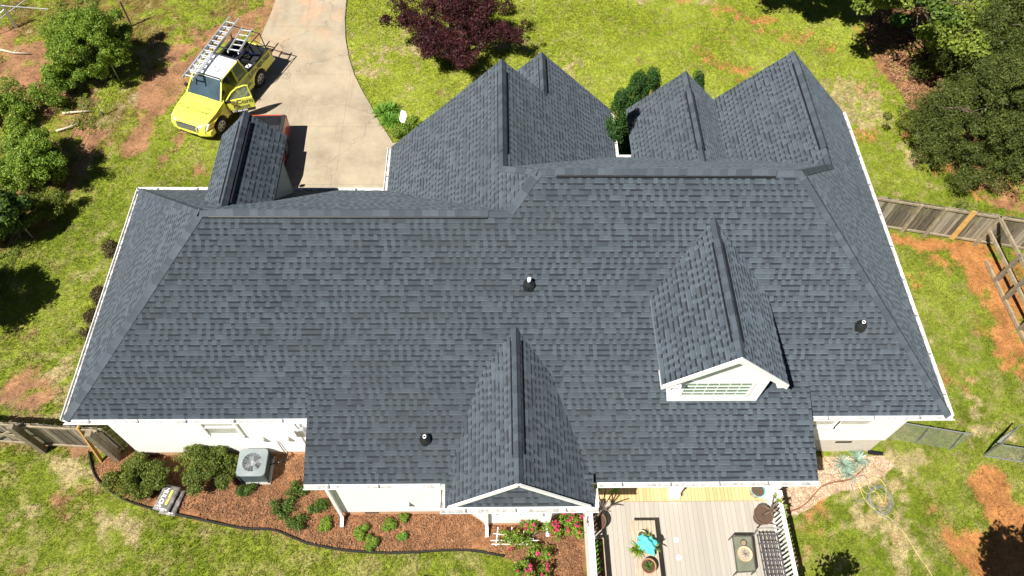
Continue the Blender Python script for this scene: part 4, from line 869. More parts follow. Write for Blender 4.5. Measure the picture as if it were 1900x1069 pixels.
for (bu, bv), tg, lab in (((1500, -70), ((1440, -5, 5.2, 1.3, 50), (1490, 15, 5.0, 1.2, 60), (1545, 18, 5.4, 1.4, 70), (1600, 30, 5.6, 1.5, 60), (1510, -30, 5.2, 1.6, 70)), 'green tree beyond the top edge shading the lawn above the bare patches'),
                          ((1620, -60), ((1650, 60, 5.5, 1.2, 24), (1690, 130, 5.0, 1.3, 18), (1620, 80, 5.3, 1.1, 16), (1590, -5, 5.0, 1.5, 60)), 'unseen thin crowned tree added beyond the top edge to shade the leaf litter')):  # thin crown added out of view, placed so its shade dapples the litter
    b = at(bu, bv); h = 5.2
    tree('shade_tree', lab, 'tree', b, [((G(u_, v_).x - .52 * z_ - b[0], G(u_, v_).y - .46 * z_ - b[1], z_), (r_, r_ * .9, .6), n_) for u_, v_, z_, r_, n_ in tg], 'leaf_dark', .085, 60, .16, cr=.4)
tree('wild_shrub', 'tall bright green shrub in the top left corner beside the wire fence', 'shrub', at(196, 140), [((0, 0, 1.7), (1.6, 1.5, 1.3), 230), ((-.9, -.9, .9), (.9, .7, .8), 80), ((.4, 1.0, 1.6), (1.1, .9, 1.0), 90), ((-1.2, .5, 1.3), (.8, .8, .8), 50)], 'leaf_bush', .036, 170, .07, 'wild shrubs along the left edge', cr=.26, lf=5, ls=.3, gaps=.05)
tree('wild_shrub', 'small round green shrub below the tall top left one', 'shrub', at(135, 172), [((0, 0, .75), (.75, .7, .6), 90)], 'leaf_bush', .04, 140, .04, 'wild shrubs along the left edge', cr=.28)
tree('wild_shrub', 'wide green shrub at the left edge halfway down the wire fence', 'shrub', at(100, 340), [((0, 0, 1.3), (1.1, 1.0, 1.0), 150), ((-.7, .9, 1.2), (.9, .9, .9), 110), ((-1.0, -.2, .8), (.9, .7, .7), 80)], 'leaf_bush', .036, 170, .06, 'wild shrubs along the left edge', cr=.25, lf=5, ls=.3)
tree('wild_shrub', 'dark green shrub lowest on the left edge beside the wire fence', 'shrub', at(36, 440), [((0, 0, 1.3), (1.0, .9, .9), 130), ((-.9, -.3, 1.2), (.9, .8, .9), 90)], 'leaf_dark', .06, 110, .06, 'wild shrubs along the left edge', cr=.25, lf=5, ls=.3)
tree('wild_shrub', 'yellowish green shrub highest on the left edge under the wire fence corner', 'shrub', at(20, 235), [((0, 0, .7), (.9, .9, .55), 90)], 'leaf_yell', .05, 90, .04, 'wild shrubs along the left edge', cr=.28)
tree('wild_shrub', 'thin straggly shrub between the two upper left shrubs', 'shrub', at(60, 205), [((0, 0, .8), (1.1, .9, .6), 70), ((.8, .2, .6), (.7, .5, .4), 30)], 'leaf_bush', .036, 80, .04, 'wild shrubs along the left edge', cr=.24, lf=4, ls=.28)
tree('wild_shrub', 'low olive shrub against the wire fence above the lowest left shrub', 'shrub', at(88, 400), [((0, 0, .7), (.8, .9, .55), 70)], 'leaf_olive', .036, 80, .04, 'wild shrubs along the left edge', cr=.24, lf=4, ls=.28)
tree('wild_shrub', 'loose yellow green shrub at the very top left of the tall one', 'shrub', at(130, 70), [((0, 0, .9), (1.0, .9, .6), 80)], 'leaf_yell', .036, 80, .04, 'wild shrubs along the left edge', cr=.24, lf=4, ls=.28)
tree('wild_shrub', 'shrub mostly beyond the left edge casting shade on the lawn', 'shrub', at(-70, 590), [((0, 0, 2.2), (1.5, 1.3, 1.2), 160)], 'leaf_dark', .07, 90, .08, 'wild shrubs along the left edge', cr=.35)
# trees beyond the lower edge, whose shade reaches into the photo
tree('garden_tree', 'leafy tree beyond the bottom edge throwing shade on the lawn', 'tree', at(668, 1215), [((0, -.5, 3.6), (1.4, .9, .8), 110)], 'leaf_dark', .08, 50, .1, cr=.35, gaps=.25)
tree('garden_tree', 'tree beyond the bottom right corner throwing shade on red soil', 'tree', at(1780, 1190), [((.2, .1, 4.6), (1.1, 1.4, 1.1), 150)], 'leaf_bright', .08, 60, .1, cr=.33)
tree('garden_tree', 'small tree beyond the bottom edge right of the deck', 'tree', at(1500, 1165), [((0, 0, 2.6), (.9, .6, .6), 60)], 'leaf_dark', .07, 50, .08, cr=.3, gaps=.2)

# ---- arborvitae columns between the front gables
def arbor(u, v, h, label, r=.42):
    p = G(u, v, h); base = (p.x, p.y, 0)
    root = thing('arborvitae', label, 'shrub', base, 0, 'narrow arborvitae by the front gables'); n = 220
    hh = rng.uniform(0, 1, n); th = rng.uniform(0, 2 * np.pi, n); q = np.clip(1.25 * np.sin(np.pi * (0.12 + .86 * hh)) ** .6, 0, 1) * r * rng.uniform(.7, 1.05, n)
    P = np.stack([base[0] + np.cos(th) * q, base[1] + np.sin(th) * q, .1 + hh * (h - .15)], -1); pts, dn = clump_points(P, np.full(n, .13), 110, 1.5, .6)
    leaf_obj('crown', leaf_tris(pts, dn, .035, aspect=.35), M['leaf_arb'], root); m = MB(); m.tube([(base[0], base[1], -.1), (base[0], base[1], h * .9)], [.06, .015], 8); m.build('trunk', M['bark'], root)
p_ = (1147, 172)
def h_for(u, v, y):                                   # height at which the photo ray (u, v) passes over plan row y
    a, b_ = G(u, v, 0), G(u, v, 3); return 3 * (y - a.y) / (b_.y - a.y)
arbor(1155, 170, h_for(1155, 170, yn(ZE) + 1.1), 'narrow arborvitae squeezed between two gables, nearest the gutter', .32)
arbor(1188, 137, h_for(1188, 137, YNE + .9), 'narrow arborvitae, left one of the pair beyond the notch', .42)
arbor(1213, 131, h_for(1213, 131, YNE + .9), 'narrow arborvitae, right one of the pair beyond the notch', .42)
arbor(1298, 136, h_for(1298, 136, YNE + .7), 'narrow arborvitae peeping out between the two right gables', .35)

bush('round_shrub', 'large round shrub nearest the picket fence by the white wall', 'shrub', at(272, 886), [((0, 0, .55), (1.02, .85, .5), 210), ((-.3, -.2, .45), (.7, .6, .4), 70)], 'leaf_olive', .027, 130, .16, 'round shrubs under the left wall')
bush('round_shrub', 'large round shrub right beside the air conditioner', 'shrub', at(391, 887), [((0, 0, .55), (.9, .95, .55), 230)], 'leaf_olive', .027, 130, .16, 'round shrubs under the left wall')
M['leaf_cedar2'] = M['leaf_cedar']
for u, v, r, lab in ((520, 950, .33, 'lowest leafy perennial in the mulch bed, below the air conditioner'), (548, 915, .26, 'small leafy perennial right under the roof corner'), (588, 945, .3, 'leafy perennial beside the slanting downspout'), (455, 912, .22, 'small plant at the foot of the air conditioner'), (545, 975, .25, 'sprawling leafy perennial near the black edging')):
    bush('perennial', lab, 'plant', at(u, v), [((0, 0, .14), (r * 1.25, r, .14), 44), ((r * .8, r * .4, .1), (r * .8, r * .6, .12), 18)], 'leaf_dark', .026, 34, .11, 'leafy perennials in the mulch bed', 3)
for u, v, r, lab in ((668, 985, .42, 'largest green tuft in the mulch under the middle wall'), (690, 1005, .3, 'green tuft just below the largest one'), (724, 976, .22, 'mid sized green tuft right of the largest'), (748, 962, .18, 'small green tuft against the wall foot'), (610, 975, .3, 'pale green tuft left of the largest one'), (748, 998, .1, 'tiny yellow green plant alone in the mulch')):
    bush('groundcover_tuft', lab, 'plant', at(u, v), [((0, 0, .04), (r, r * .8, .05), int(70 * r / .4))], 'leaf_bright' if r < .15 else 'leaf_bush', .022, 70, .09, 'green tufts in the mulch bed', 1)
for u, v, h, lab in ((226, 478, .8, 'dark reddish shrub beside the left gutter, uppermost'), (204, 560, .8, 'dark reddish shrub beside the left gutter, middle'), (180, 612, .6, 'dark reddish shrub beside the left gutter, lowest')):
    bush('nandina_shrub', lab, 'shrub', at(u, v), [((0, 0, h * .6), (.42, .6, h * .5), 70)], 'leaf_nand', .035, 80, .15, 'reddish shrubs along the left gutter')
bush('boxwood', 'round green bush at the inner curve of the driveway by the garage gable', 'shrub', at(752, 256), [((0, 0, .4), (.5, .45, .4), 90), ((.5, .25, .45), (.45, .4, .4), 60)], 'leaf_bush', .03, 110, .15)
bush('rose_bush', 'rose bush with pink blooms sprawling under the bay window', 'shrub', at(980, 1000), [((.3, .2, .45), (.85, .4, .35), 70), ((-.55, -.05, .3), (.6, .35, .2), 30), ((.1, -.35, .25), (.7, .3, .2), 26)], 'leaf_bush', .03, 45, .13, 'pink flowering rose bushes', 12, 26)
bush('rose_bush', 'rose bush with pink blooms at the bottom edge beside the deck rail', 'shrub', at(990, 1066), [((0, 0, .35), (.7, .36, .3), 70), ((.2, -.5, .4), (.7, .4, .3), 40)], 'leaf_bush', .03, 50, .13, 'pink flowering rose bushes', 12, 24)
bush('rose_bush', 'rose bush with pink blooms squeezed against the deck rail', 'shrub', at(1048, 985), [((0, 0, .5), (.42, .5, .35), 50)], 'leaf_bush', .03, 50, .13, 'pink flowering rose bushes', 9, 16)

def spiky(name, label, cat, base, n, L, w, leaf, group=None, rise=.6, droop=.5, parent=None, partname='leaves'):
    """rosette of arching strap leaves"""
    base = Vector(base); V = []
    for i in range(n):
        a = random.uniform(0, 6.283); l = L * random.uniform(.6, 1.1); e = random.uniform(.35, 1.25); d = Vector((math.cos(a), math.sin(a), 0)); s = Vector((-math.sin(a), math.cos(a), 0)); prev = None
        for k in range(5):
            t = k / 4; p = base + d * l * math.cos(e) * t + Vector((0, 0, l * (math.sin(e) * rise * t * 1.4 - droop * .6 * t * t) + .02)); ww = w * (1 - t) ** .7 * (.6 + t) + .002
            cur = (p - s * ww, p + s * ww)
            if prev: V += [prev[0], prev[1], cur[1], cur[0]]
            prev = cur
    V = np.array([tuple(v) for v in V])
    if parent is not None: return leaf_obj(partname, V, M[leaf], parent)
    root = thing(name, label, cat, base, 0, group); leaf_obj('leaves', V, M[leaf], root); m = MB(); m.lathe(base, [(.05, 0), (.04, .06), (0, .08)], 8); m.build('crown', M['bark'], root); return root
spiky('agave', 'blue green spiky agave, left of the clump by the painted brick', 'plant', at(1563, 862), 60, .55, .022, 'leaf_agave', 'agaves at the right wall')
spiky('agave', 'blue green spiky agave, right of the clump by the painted brick', 'plant', at(1590, 857), 60, .55, .022, 'leaf_agave', 'agaves at the right wall')
spiky('agave', 'pale blue agave in front of the other two', 'plant', at(1572, 880), 50, .42, .022, 'leaf_agave', 'agaves at the right wall')
for i, (u, v) in enumerate(((710, 212), (722, 228), (738, 232), (724, 208))):
    spiky('daylily', ('daylily clump touching the driveway curb, upper left', 'daylily clump at the driveway edge, lower middle', 'daylily clump at the foot of the white sign', 'daylily clump between the driveway and the white sign')[i], 'plant', at(u, v), 150, .62, .02, 'leaf_bright', 'daylilies at the driveway edge', .8, .6)
# rough growth beyond the wire fence
WILD = W2([(-40, 0), (230, 0), (222, 150), (190, 215), (120, 330), (50, 450), (-40, 600)]); n = 1500; P = np.array(WILD); x = rng.uniform(P[:, 0].min(), P[:, 0].max(), n); y = rng.uniform(P[:, 1].min(), P[:, 1].max(), n)
k = inside(x, y, WILD) & (fbm(x, y, 1.6, 19) > .50); x, y = x[k], y[k]; pts, dn = clump_points(np.stack([x, y, np.full(len(x), .06)], -1), rng.uniform(.08, .3, len(x)), 70, .45, .7)
o = bpy.data.objects.new('undergrowth', tris_mesh('undergrowth', leaf_tris(pts, dn, .032), 4, M['leaf_yell'])); link(o); tag(o, 'low yellow green weeds growing beyond the wire fence on the left', 'weeds', kind='stuff')
# ------------------------------------------------------------------ deck
M['deck'] = board_mat('deck_boards', (0.38, 0.345, 0.295), 0.14, 0, 0.035, 0.09, 0.75)
M['terra'] = simple('terracotta', (0.42, 0.2, 0.11), 0.8, var=0.2)
M['brownpot'] = simple('brown_plastic_pot', (0.13, 0.075, 0.05), 0.6, var=0.2)
M['potsoil'] = simple('potting_soil', (0.09, 0.055, 0.035), 0.95, var=0.4, scale=30)
M['darkmetal'] = simple('dark_painted_metal', (0.10, 0.09, 0.08), 0.5, 0.3, var=0.2)
M['wood'] = simple('weathered_wood', (0.20, 0.165, 0.11), 0.85, var=0.35, scale=5, stretch=(1, 1, 3), bump=0.3, bscale=20)
M['palewood'] = simple('pale_post_wood', (0.30, 0.245, 0.16), 0.85, var=0.3, scale=5, bump=0.3, bscale=20)
M['newwood'] = simple('fresh_yellow_pine', (0.55, 0.33, 0.10), 0.75, var=0.2, scale=6, bump=0.2, bscale=20)
DX0, DX1, DY0 = 2.66, 8.22, 2.6
deck = thing('deck', 'grey board deck with white railings behind the porch', 'deck', (5.4, 4.5, 0))
m = MB(); m.bx(DX0, DX1, DY0, yd0 - 0.008, ZD - 0.05, ZD - 0.012); m.build('deck_floor', M['deck'], deck)
m = MB()
for y in (DY0 + .05, yd0 - .1): m.bx(DX0 + .02, DX1 - .02, y - .02, y + .02, ZD - .25, ZD - .052)
for x in (DX0 + .02, DX1 - .06): m.bx(x, x + .04, DY0 + .08, yd0 - .13, ZD - .25, ZD - .053)
for x in (DX0 + .1, (DX0 + DX1) / 2, DX1 - .2):
    for y in (DY0 + .1, yd0 - .3): m.bx(x, x + .1, y, y + .1, -.2, ZD - .054)
m.build('frame', M['wood'], deck)
def railing(x, y0, y1, lean=0):
    m = MB(); m.bx(x - .05, x + .05, y0, y1, 1.5, 1.54); m.bx(x - .02, x + .02, y0, y1, 1.42, 1.499); m.bx(x - .02, x + .02, y0, y1, ZD + .08, ZD + .15)
    r_ = m.build('railing', M['white'], deck)
    k = int((y1 - y0) / .115)
    for i in range(k): m = MB(); y = y0 + (i + .5) * (y1 - y0) / k; m.bx(x - .02, x + .02, y - .019, y + .019, ZD + .15, 1.42); m.build('baluster', M['white'], r_)
    for y in [y0, (y0 + y1) / 2 - .5, y1]:
        m = MB(); m.bx(x - .055, x + .055, y - .055, y + .055, ZD - .2, 1.56); m.bx(x - .075, x + .075, y - .075, y + .075, 1.561, 1.6); m.build('post', M['white'], r_)
railing(DX0 + .1, DY0, yd0 - .45); railing(DX1 - .08, DY0, yd0 - .1)

def pot(label, name, u, v, r, h, mat, leafy=None, z=ZD, group=None, blue=False):
    p = G(u, v, z + h); base = Vector((p.x, p.y, z)); root = thing(name, label, 'planter' if leafy else 'pot', base, 0, group)
    m = MB(); m.lathe(base, [(0, .004), (r * .72, .004), (r * .8, h * .3), (r * .97, h * .93), (r * 1.04, h * .94), (r * 1.04, h), (r * .93, h), (r * .88, h * .86)], 28); m.build('pot', mat, root, smooth=True)
    m = MB(); m.lathe(base, [(0, h * .86), (r * .5, h * .88), (r * .885, h * .86)], 24); m.build('soil', M['potsoil'], root); return root, base
r1, b1 = pot('brown pot with a leaning bare frangipani by the left deck rail', 'potted_tree', 1107, 966, .27, .38, M['brownpot'], True)
m = MB(); s0 = b1 + Vector((0, 0, .32)); s1 = s0 + Vector((.12, .2, .45)); m.tube([s0, s0 + Vector((-.02, .05, .2)), s1], [.04, .035, .028], 8)
ends = []
for dx, dy, dz in ((.35, .45, .35), (-.15, .4, .45), (.1, .55, .55), (.45, .1, .2), (-.2, .05, .3), (.2, -.15, .3)):
    e = s1 + Vector((dx, dy, dz)); m.tube([s1, s1 + Vector((dx, dy, dz)) * .5 + Vector((0, 0, .05)), e], [.024, .018, .013], 7); ends.append(e)
m.build('branches', M['bark'], r1, smooth=True)
for e in ends[:3]: spiky('', '', '', e, 7, .26, .035, 'leaf_bright', parent=r1, rise=.3, droop=.2)
r2, b2 = pot('brown pot with a leafy frangipani by the right deck rail', 'potted_tree', 1417, 955, .27, .38, M['brownpot'], True)
m = MB(); s0 = b2 + Vector((0, 0, .32)); s1 = s0 + Vector((.1, .02, .3)); m.tube([s0, s1], [.04, .028], 8); ends = []
for dx, dy, dz in ((.3, -.1, .2), (.2, .2, .3), (.35, .1, .15), (.1, .35, .3)):
    e = s1 + Vector((dx, dy, dz)); m.tube([s1, s1 + Vector((dx, dy, dz)) * .5 + Vector((0, 0, .05)), e], [.024, .018, .013], 7); ends.append(e)
m.build('branches', M['bark'], r2, smooth=True)
for e in ends: spiky('', '', '', e, 8, .2, .03, 'leaf_yell', parent=r2, rise=.3, droop=.2)
M['blueglaze'] = simple('blue_glaze', (0.10, 0.32, 0.40), 0.2, var=0.3, coat=0.6); M['greyglaze'] = simple('grey_glaze', (0.33, 0.35, 0.42), 0.3, var=0.15, coat=0.4)
pot('blue glazed pot beside the right porch column', 'glazed_pot', 1407, 909, .2, .34, M['blueglaze'])
# long low table with its things
def slab_table(name, label, x0, x1, y0, y1, z, h, mat, group=None):
    root = thing(name, label, 'table', ((x0 + x1) / 2, (y0 + y1) / 2, z)); n = max(3, round((x1 - x0) / .125)); w = (x1 - x0) / n
    for i in range(n): m = MB(); m.bx(x0 + i * w + .004, x0 + (i + 1) * w - .004, y0, y1, z + h - .035, z + h); m.build('slat', mat, root)
    for x in (x0 + .06, x1 - .14):
        for y in (y0 + .1, y1 - .2): m = MB(); m.bx(x, x + .07, y, y + .07, z, z + h - .036); m.build('leg', mat, root)
    return root
M['tabwood'] = simple('table_wood', (0.42, 0.35, 0.26), 0.8, var=0.2, scale=4, stretch=(6, 1, 1)); M['oldwood'] = simple('old_board', (0.36, 0.285, 0.2), 0.85, var=0.3, scale=5, stretch=(6, 1, 1))
TZ = ZD + .45; c0 = G(1168, 966, TZ); c1 = G(1215, 966, TZ)
slab_table('low_table', 'long low wooden slat table holding plants and a turquoise cloth', c0.x, c1.x, 2.9, c0.y, ZD, .45, M['tabwood'])
def potat(label, u, v, r, h, mat, z):
    return pot(label, 'flower_pot', u, v, r, h, mat, True, z)
rr, bb = potat('terracotta pot with a dark succulent at the bottom edge of the low table', 1204, 1050, .2, .24, M['terra'], TZ); spiky('', '', '', bb + Vector((0, 0, .2)), 60, .2, .012, 'leaf_dark', parent=rr)
rr, bb = potat('cream round pot on the low table above the turquoise cloth', 1192, 993, .13, .16, simple('cream_pot', (0.72, 0.66, 0.5), .7, var=.1), TZ)
leafless = spiky('', '', '', bb + Vector((.1, -.05, .12)), 40, .26, .012, 'leaf_yell', parent=rr)
rr, bb = potat('green strap leaved plant on the low table left of the cloth', 1182, 1020, .12, .14, M['brownpot'], TZ); spiky('', '', '', bb + Vector((0, 0, .12)), 60, .36, .016, 'leaf_bush', parent=rr)
rr, bb = potat('green strap leaved plant on the low table right of the cloth', 1212, 1016, .1, .14, M['brownpot'], TZ); spiky('', '', '', bb + Vector((0, 0, .12)), 40, .28, .016, 'leaf_bush', parent=rr)
# crumpled cloth
p = G(1202, 1008, TZ + .3); n = 34; V = []; F = []
for i in range(n):
    for j in range(n):
        a = (i / (n - 1) - .5); b_ = (j / (n - 1) - .5); rr_ = math.hypot(a, b_); lob = .5 * (.72 + .2 * math.sin(4 * math.atan2(b_, a) + 1) + .1 * math.sin(9 * math.atan2(b_, a)))
        k = min(1, lob / (max(abs(a), abs(b_)) + 1e-6)) if max(abs(a), abs(b_)) > lob else 1
        a *= k; b_ *= k
        z = .10 * math.cos(rr_ * 3) + .025 * math.sin(17 * a + 9 * b_) + .02 * math.sin(23 * b_ - 8 * a + 2)
        V.append((p.x + a * .62 - b_ * .12, p.y + b_ * .62, TZ + .28 + z - rr_ * .22)); F += [(i * n + j, i * n + j + 1, (i + 1) * n + j + 1, (i + 1) * n + j)] if i < n - 1 and j < n - 1 else []
m = MB(); m.add(V, F); o = m.build('cloth', simple('turquoise_cloth', (0.10, 0.62, 0.66), .8, var=.15, scale=9), None, True, loc=(p.x, p.y, TZ)); tag(o, 'crumpled turquoise cloth thrown over the plants on the low table', 'cloth')
sm = o.modifiers.new('solid', 'SOLIDIFY'); sm.thickness = .006
p = G(1216, 976, TZ + .08); m = MB(); m.lathe((p.x, p.y, ZD + .1), [(.0, -.1), (.06, -.08), (.1, 0), (.06, .08), (.0, .1)], 20); o = m.build('ball', simple('purple_plastic', (0.30, 0.08, 0.22), .3, var=.15), None, True, loc=(p.x, p.y, ZD)); tag(o, 'purple ball on the deck at the corner of the low table', 'ball')
for i, (u, v) in enumerate(((1255, 1002), (1260, 1034))):
    p = G(u, v, ZD); m = MB(); m.lathe((p.x, p.y, ZD - .012), [(0, .012), (.07, .012), (.075, .0)], 14); o = m.build('paper_plate', M['white'], None, loc=(p.x, p.y, ZD)); tag(o, ('white round lid on the bare deck boards, upper of the pair', 'white round lid on the bare deck boards, lower of the pair')[i], 'lid')
# trough with seedlings
a, b_ = G(1099, 998, ZD + .4), G(1120, 998, ZD + .4); x0, x1, y1 = a.x, b_.x, a.y; root = thing('planter_box', 'long wooden trough of leafy seedlings along the left deck rail', 'planter', ((x0 + x1) / 2, y1 - .6, ZD))
m = MB()
for q in ((x0, x0 + .025, 2.9, y1), (x1 - .025, x1, 2.9, y1), (x0 + .026, x1 - .026, y1 - .025, y1), (x0 + .026, x1 - .026, 2.9, 2.925)): m.bx(*q, ZD + .002, ZD + .4)
m.build('box', M['oldwood'], root); m = MB(); m.bx(x0 + .03, x1 - .03, 2.93, y1 - .03, ZD + .004, ZD + .33); m.build('soil', M['potsoil'], root)
for i in range(7): spiky('', '', '', ((x0 + x1) / 2 + random.uniform(-.04, .04), y1 - .15 - i * .24, ZD + .33), 16, .15, .03, 'leaf_bright', parent=root, partname='seedling')
# glass table and saucer, metal bench
q = [G(u, v, ZD + .42) for u, v in ((1359, 995), (1394, 995), (1402, 1060), (1368, 1062))]
root = thing('patio_table', 'rectangular glass topped table with dark frame on the deck', 'table', (q[0] + q[2]) / 2 * 1.0); root.location.z = ZD
m = MB()
for i in range(4): m.bar(q[i], q[(i + 1) % 4], .03, .03)
m.build('frame', M['darkmetal'], root)
for c in q: m = MB(); m.bx(c.x - .012, c.x + .012, c.y - .012, c.y + .012, ZD, ZD + .405); m.build('leg', M['darkmetal'], root)
m = MB(); m.prism([c + Vector((0, 0, .002)) for c in q], (0, 0, .008)); m.build('table_top', simple('smoked_glass', (0.17, 0.18, 0.13), .15, var=.15, coat=.3), root)
p = G(1383, 1027, ZD + .5); rr = thing('saucer', 'terracotta saucer of gravel on the glass topped table', 'saucer', (p.x, p.y, ZD + .432))
m = MB(); m.lathe((p.x, p.y, ZD + .434), [(0, 0), (.16, 0), (.21, .05), (.195, .05), (.15, .015)], 28); m.build('dish', M['terra'] if False else simple('pale_terracotta', (0.62, 0.42, 0.24), .8, var=.12), rr, True); m = MB(); m.lathe((p.x, p.y, ZD + .45), [(0, .012), (.1, .01), (.178, .0)], 20); m.build('gravel', simple('gravel', (0.36, 0.3, 0.24), .9, var=.6, scale=50), rr)
m = MB()
for k in range(7): a = k * .9; m.tube([(p.x, p.y, ZD + .46), (p.x + math.cos(a) * .1, p.y + math.sin(a) * .1, ZD + .53)], [.006, .003], 5)
m.build('twigs', M['bark'], rr)
p = G(1380, 1007, ZD + .5); rr = thing('bowl', 'small dark bowl above the saucer on the glass table', 'bowl', (p.x, p.y, ZD + .432)); m = MB(); m.lathe((p.x, p.y, ZD + .434), [(0, 0), (.06, 0), (.09, .05), (.075, .05), (.05, .02), (0, .02)], 20); m.build('body', M['darkmetal'], rr, True); m = MB(); m.lathe((p.x, p.y, ZD + .44), [(0, .032), (.066, .03)], 16); m.build('candle', simple('wax', (0.3, 0.22, 0.12), .6), rr)
a, b_ = G(1402, 990, ZD + .42), G(1446, 990, ZD + .42); x0, x1, yt = a.x, b_.x - .02, a.y
root = thing('garden_bench', 'metal strap bench against the right deck rail', 'bench', ((x0 + x1) / 2, yt - .6, ZD)); M['strap_metal'] = simple('bench_metal', (0.085, 0.08, 0.085), .5, .2, var=.2)
m = MB()
for i in range(6): x = x0 + .05 + i * (x1 - x0 - .1) / 5; m.bx(x - .018, x + .018, 2.9, yt, ZD + .40, ZD + .41)
for i in range(12): y = 2.95 + i * (yt - 3.0) / 11; m.bx(x0 + .02, x1 - .02, y - .022, y + .022, ZD + .411, ZD + .42)
m.build('seat', M['strap_metal'], root)
m = MB()
for i in range(12): y = 2.95 + i * (yt - 3.0) / 11; m.bar((x1 - .01, y, ZD + .42), (x1 + .12, y, ZD + .85), .02, .01)
m.bar((x1 + .12, 2.9, ZD + .86), (x1 + .12, yt + .04, ZD + .86), .035, .035); m.build('backrest', M['strap_metal'], root)
M['armrest'] = simple('bench_frame', (0.26, 0.25, 0.24), .5, .3, var=.15)
m = MB(); m.tube([(x0, yt + .06, ZD + .42), (x0 + .02, yt + .08, ZD + .62), (x0 + .2, yt + .1, ZD + .66), (x1 + .1, yt + .06, ZD + .68)], .022, 8); m.build('armrest', M['armrest'], root)
for x in (x0, x1):
    for y in (2.95, yt): m = MB(); m.tube([(x, y, ZD), (x, y + .01, ZD + .4)], .018, 8); m.build('leg', M['armrest'], root)

# ------------------------------------------------------------------ air conditioner
def ac_unit():
    a = [G(u, v, .74) for u, v in ((444, 838), (495, 835), (491, 881), (441, 878))]; cx, cy = sum(p.x for p in a) / 4, sum(p.y for p in a) / 4; w = .39
    root = thing('air_conditioner', 'square grey air conditioning unit with a round fan opening in the mulch bed', 'air conditioner', (cx, cy, 0))
    mt = simple('ac_top', (0.22, 0.255, 0.26), .4, .2, var=.05); md = simple('ac_side', (0.06, 0.09, 0.095), .45, .2, var=.1)
    m = MB(); m.bx(cx - w - .05, cx + w + .05, cy - w - .05, cy + w + .05, -.05, .06); m.build('pad', simple('ac_pad', (0.35, 0.33, 0.3), .9), root)
    for s in range(4):                                         # louvred sides
        m = MB()
        for i in range(22):
            z = .09 + i * .027; d = w - .02
            if s == 0: m.bx(cx - d, cx + d, cy - d - .012, cy - d, z, z + .016)
            if s == 1: m.bx(cx - d, cx + d, cy + d, cy + d + .012, z, z + .016)
            if s == 2: m.bx(cx - d - .012, cx - d, cy - d, cy + d, z, z + .016)
            if s == 3: m.bx(cx + d, cx + d + .012, cy - d, cy + d, z, z + .016)
        m.build('louvre', md, root)
    m = MB(); m.bx(cx - w + .035, cx + w - .035, cy - w + .035, cy + w - .035, .061, .5); m.build('coil', M['black'], root)
    for sx in (-1, 1):
        for sy in (-1, 1): m = MB(); m.bx(cx + sx * w - .02, cx + sx * w + .02, cy + sy * w - .02, cy + sy * w + .02, .061, .7); m.build('corner_post', md, root)
    m = MB(); n = 40; ri, z = .285, .74; R = []; I = []; I2 = []                       # top with a round hole and shroud
    for k in range(n):
        t_ = 2 * math.pi * k / n; c, s = math.cos(t_), math.sin(t_); q = (w + .03) / max(abs(c), abs(s)); q = min(q, (w + .03) * 1.3)
        R.append((cx + c * q, cy + s * q, z)); I.append((cx + c * ri, cy + s * ri, z + .02)); I2.append((cx + c * (ri - .02), cy + s * (ri - .02), z - .2))
    Rb = [(x, y, z_ - .06) for x, y, z_ in R]
    m.add(R + I + I2 + Rb, [(k, (k + 1) % n, n + (k + 1) % n, n + k) for k in range(n)] + [(n + k, n + (k + 1) % n, 2 * n + (k + 1) % n, 2 * n + k) for k in range(n)] + [((k + 1) % n, k, 3 * n + k, 3 * n + (k + 1) % n) for k in range(n)])
    m.build('top', mt, root)
    m = MB()
    for k in range(4):
        a0 = k * math.pi / 2 + .5; P = []
        for rr_, aa in ((.05, -.3), (.26, -.42), (.27, .2), (.05, .3)): P.append((cx + rr_ * math.cos(a0 + aa), cy + rr_ * math.sin(a0 + aa), .62 + aa * .06))
        m.prism(P, (0, 0, .006))
    m.lathe((cx, cy, .6), [(0, .05), (.06, .05), (.07, 0)], 16); m.build('fan', simple('fan_blade', (0.30, 0.34, 0.36), .35, .4, var=.1), root)
    m = MB()
    for r_ in [.03 + i * .017 for i in range(16)]: m.tube([(cx + r_ * math.cos(t), cy + r_ * math.sin(t), .757) for t in np.linspace(0, 2 * math.pi, 30)], .0025, 4, False)
    for k in range(16): t = k * math.pi / 8; m.bar((cx, cy, .762), (cx + .28 * math.cos(t), cy + .28 * math.sin(t), .762), .006, .004)
    m.build('fan_guard', M['metal'], root); m = MB(); m.bx(cx - .2, cx + .02, cy - w - .012, cy - w - .004, .66, .685); m.build('name_plate', M['white'], root)
    m = MB(); m.tube([(cx + w, cy + .1, .25), (cx + .65, cy + .15, .3), (cx + .8, cy + .35, .12), (cx + .9, YS + OV - .03, .35)], .018, 7); m.tube([(cx + .78, YS + OV - .03, 1.2), (cx + .8, YS + OV - .04, .5), (cx + .9, YS + OV - .12, .15), (cx + .7, cy + .2, .1)], .012, 6); m.build('refrigerant_line', M['rubber'], root)
ac_unit()

# ------------------------------------------------------------------ lettering
def text_mesh(body, size, mat, name, parent, MW, extrude=.003, align='CENTER', bold=0.0):
    cu = bpy.data.curves.new(name, 'FONT'); cu.body = body; cu.size = size; cu.extrude = extrude; cu.align_x = align; cu.offset = bold; cu.resolution_u = 3
    o = bpy.data.objects.new(name + '_tmp', cu); link(o); dg = bpy.context.evaluated_depsgraph_get(); me = bpy.data.meshes.new_from_object(o.evaluated_get(dg)); bpy.data.objects.remove(o); bpy.data.curves.remove(cu)
    me.transform(MW); me.materials.clear(); me.materials.append(mat); me.name = name; o = bpy.data.objects.new(name, me); return link(o, parent)

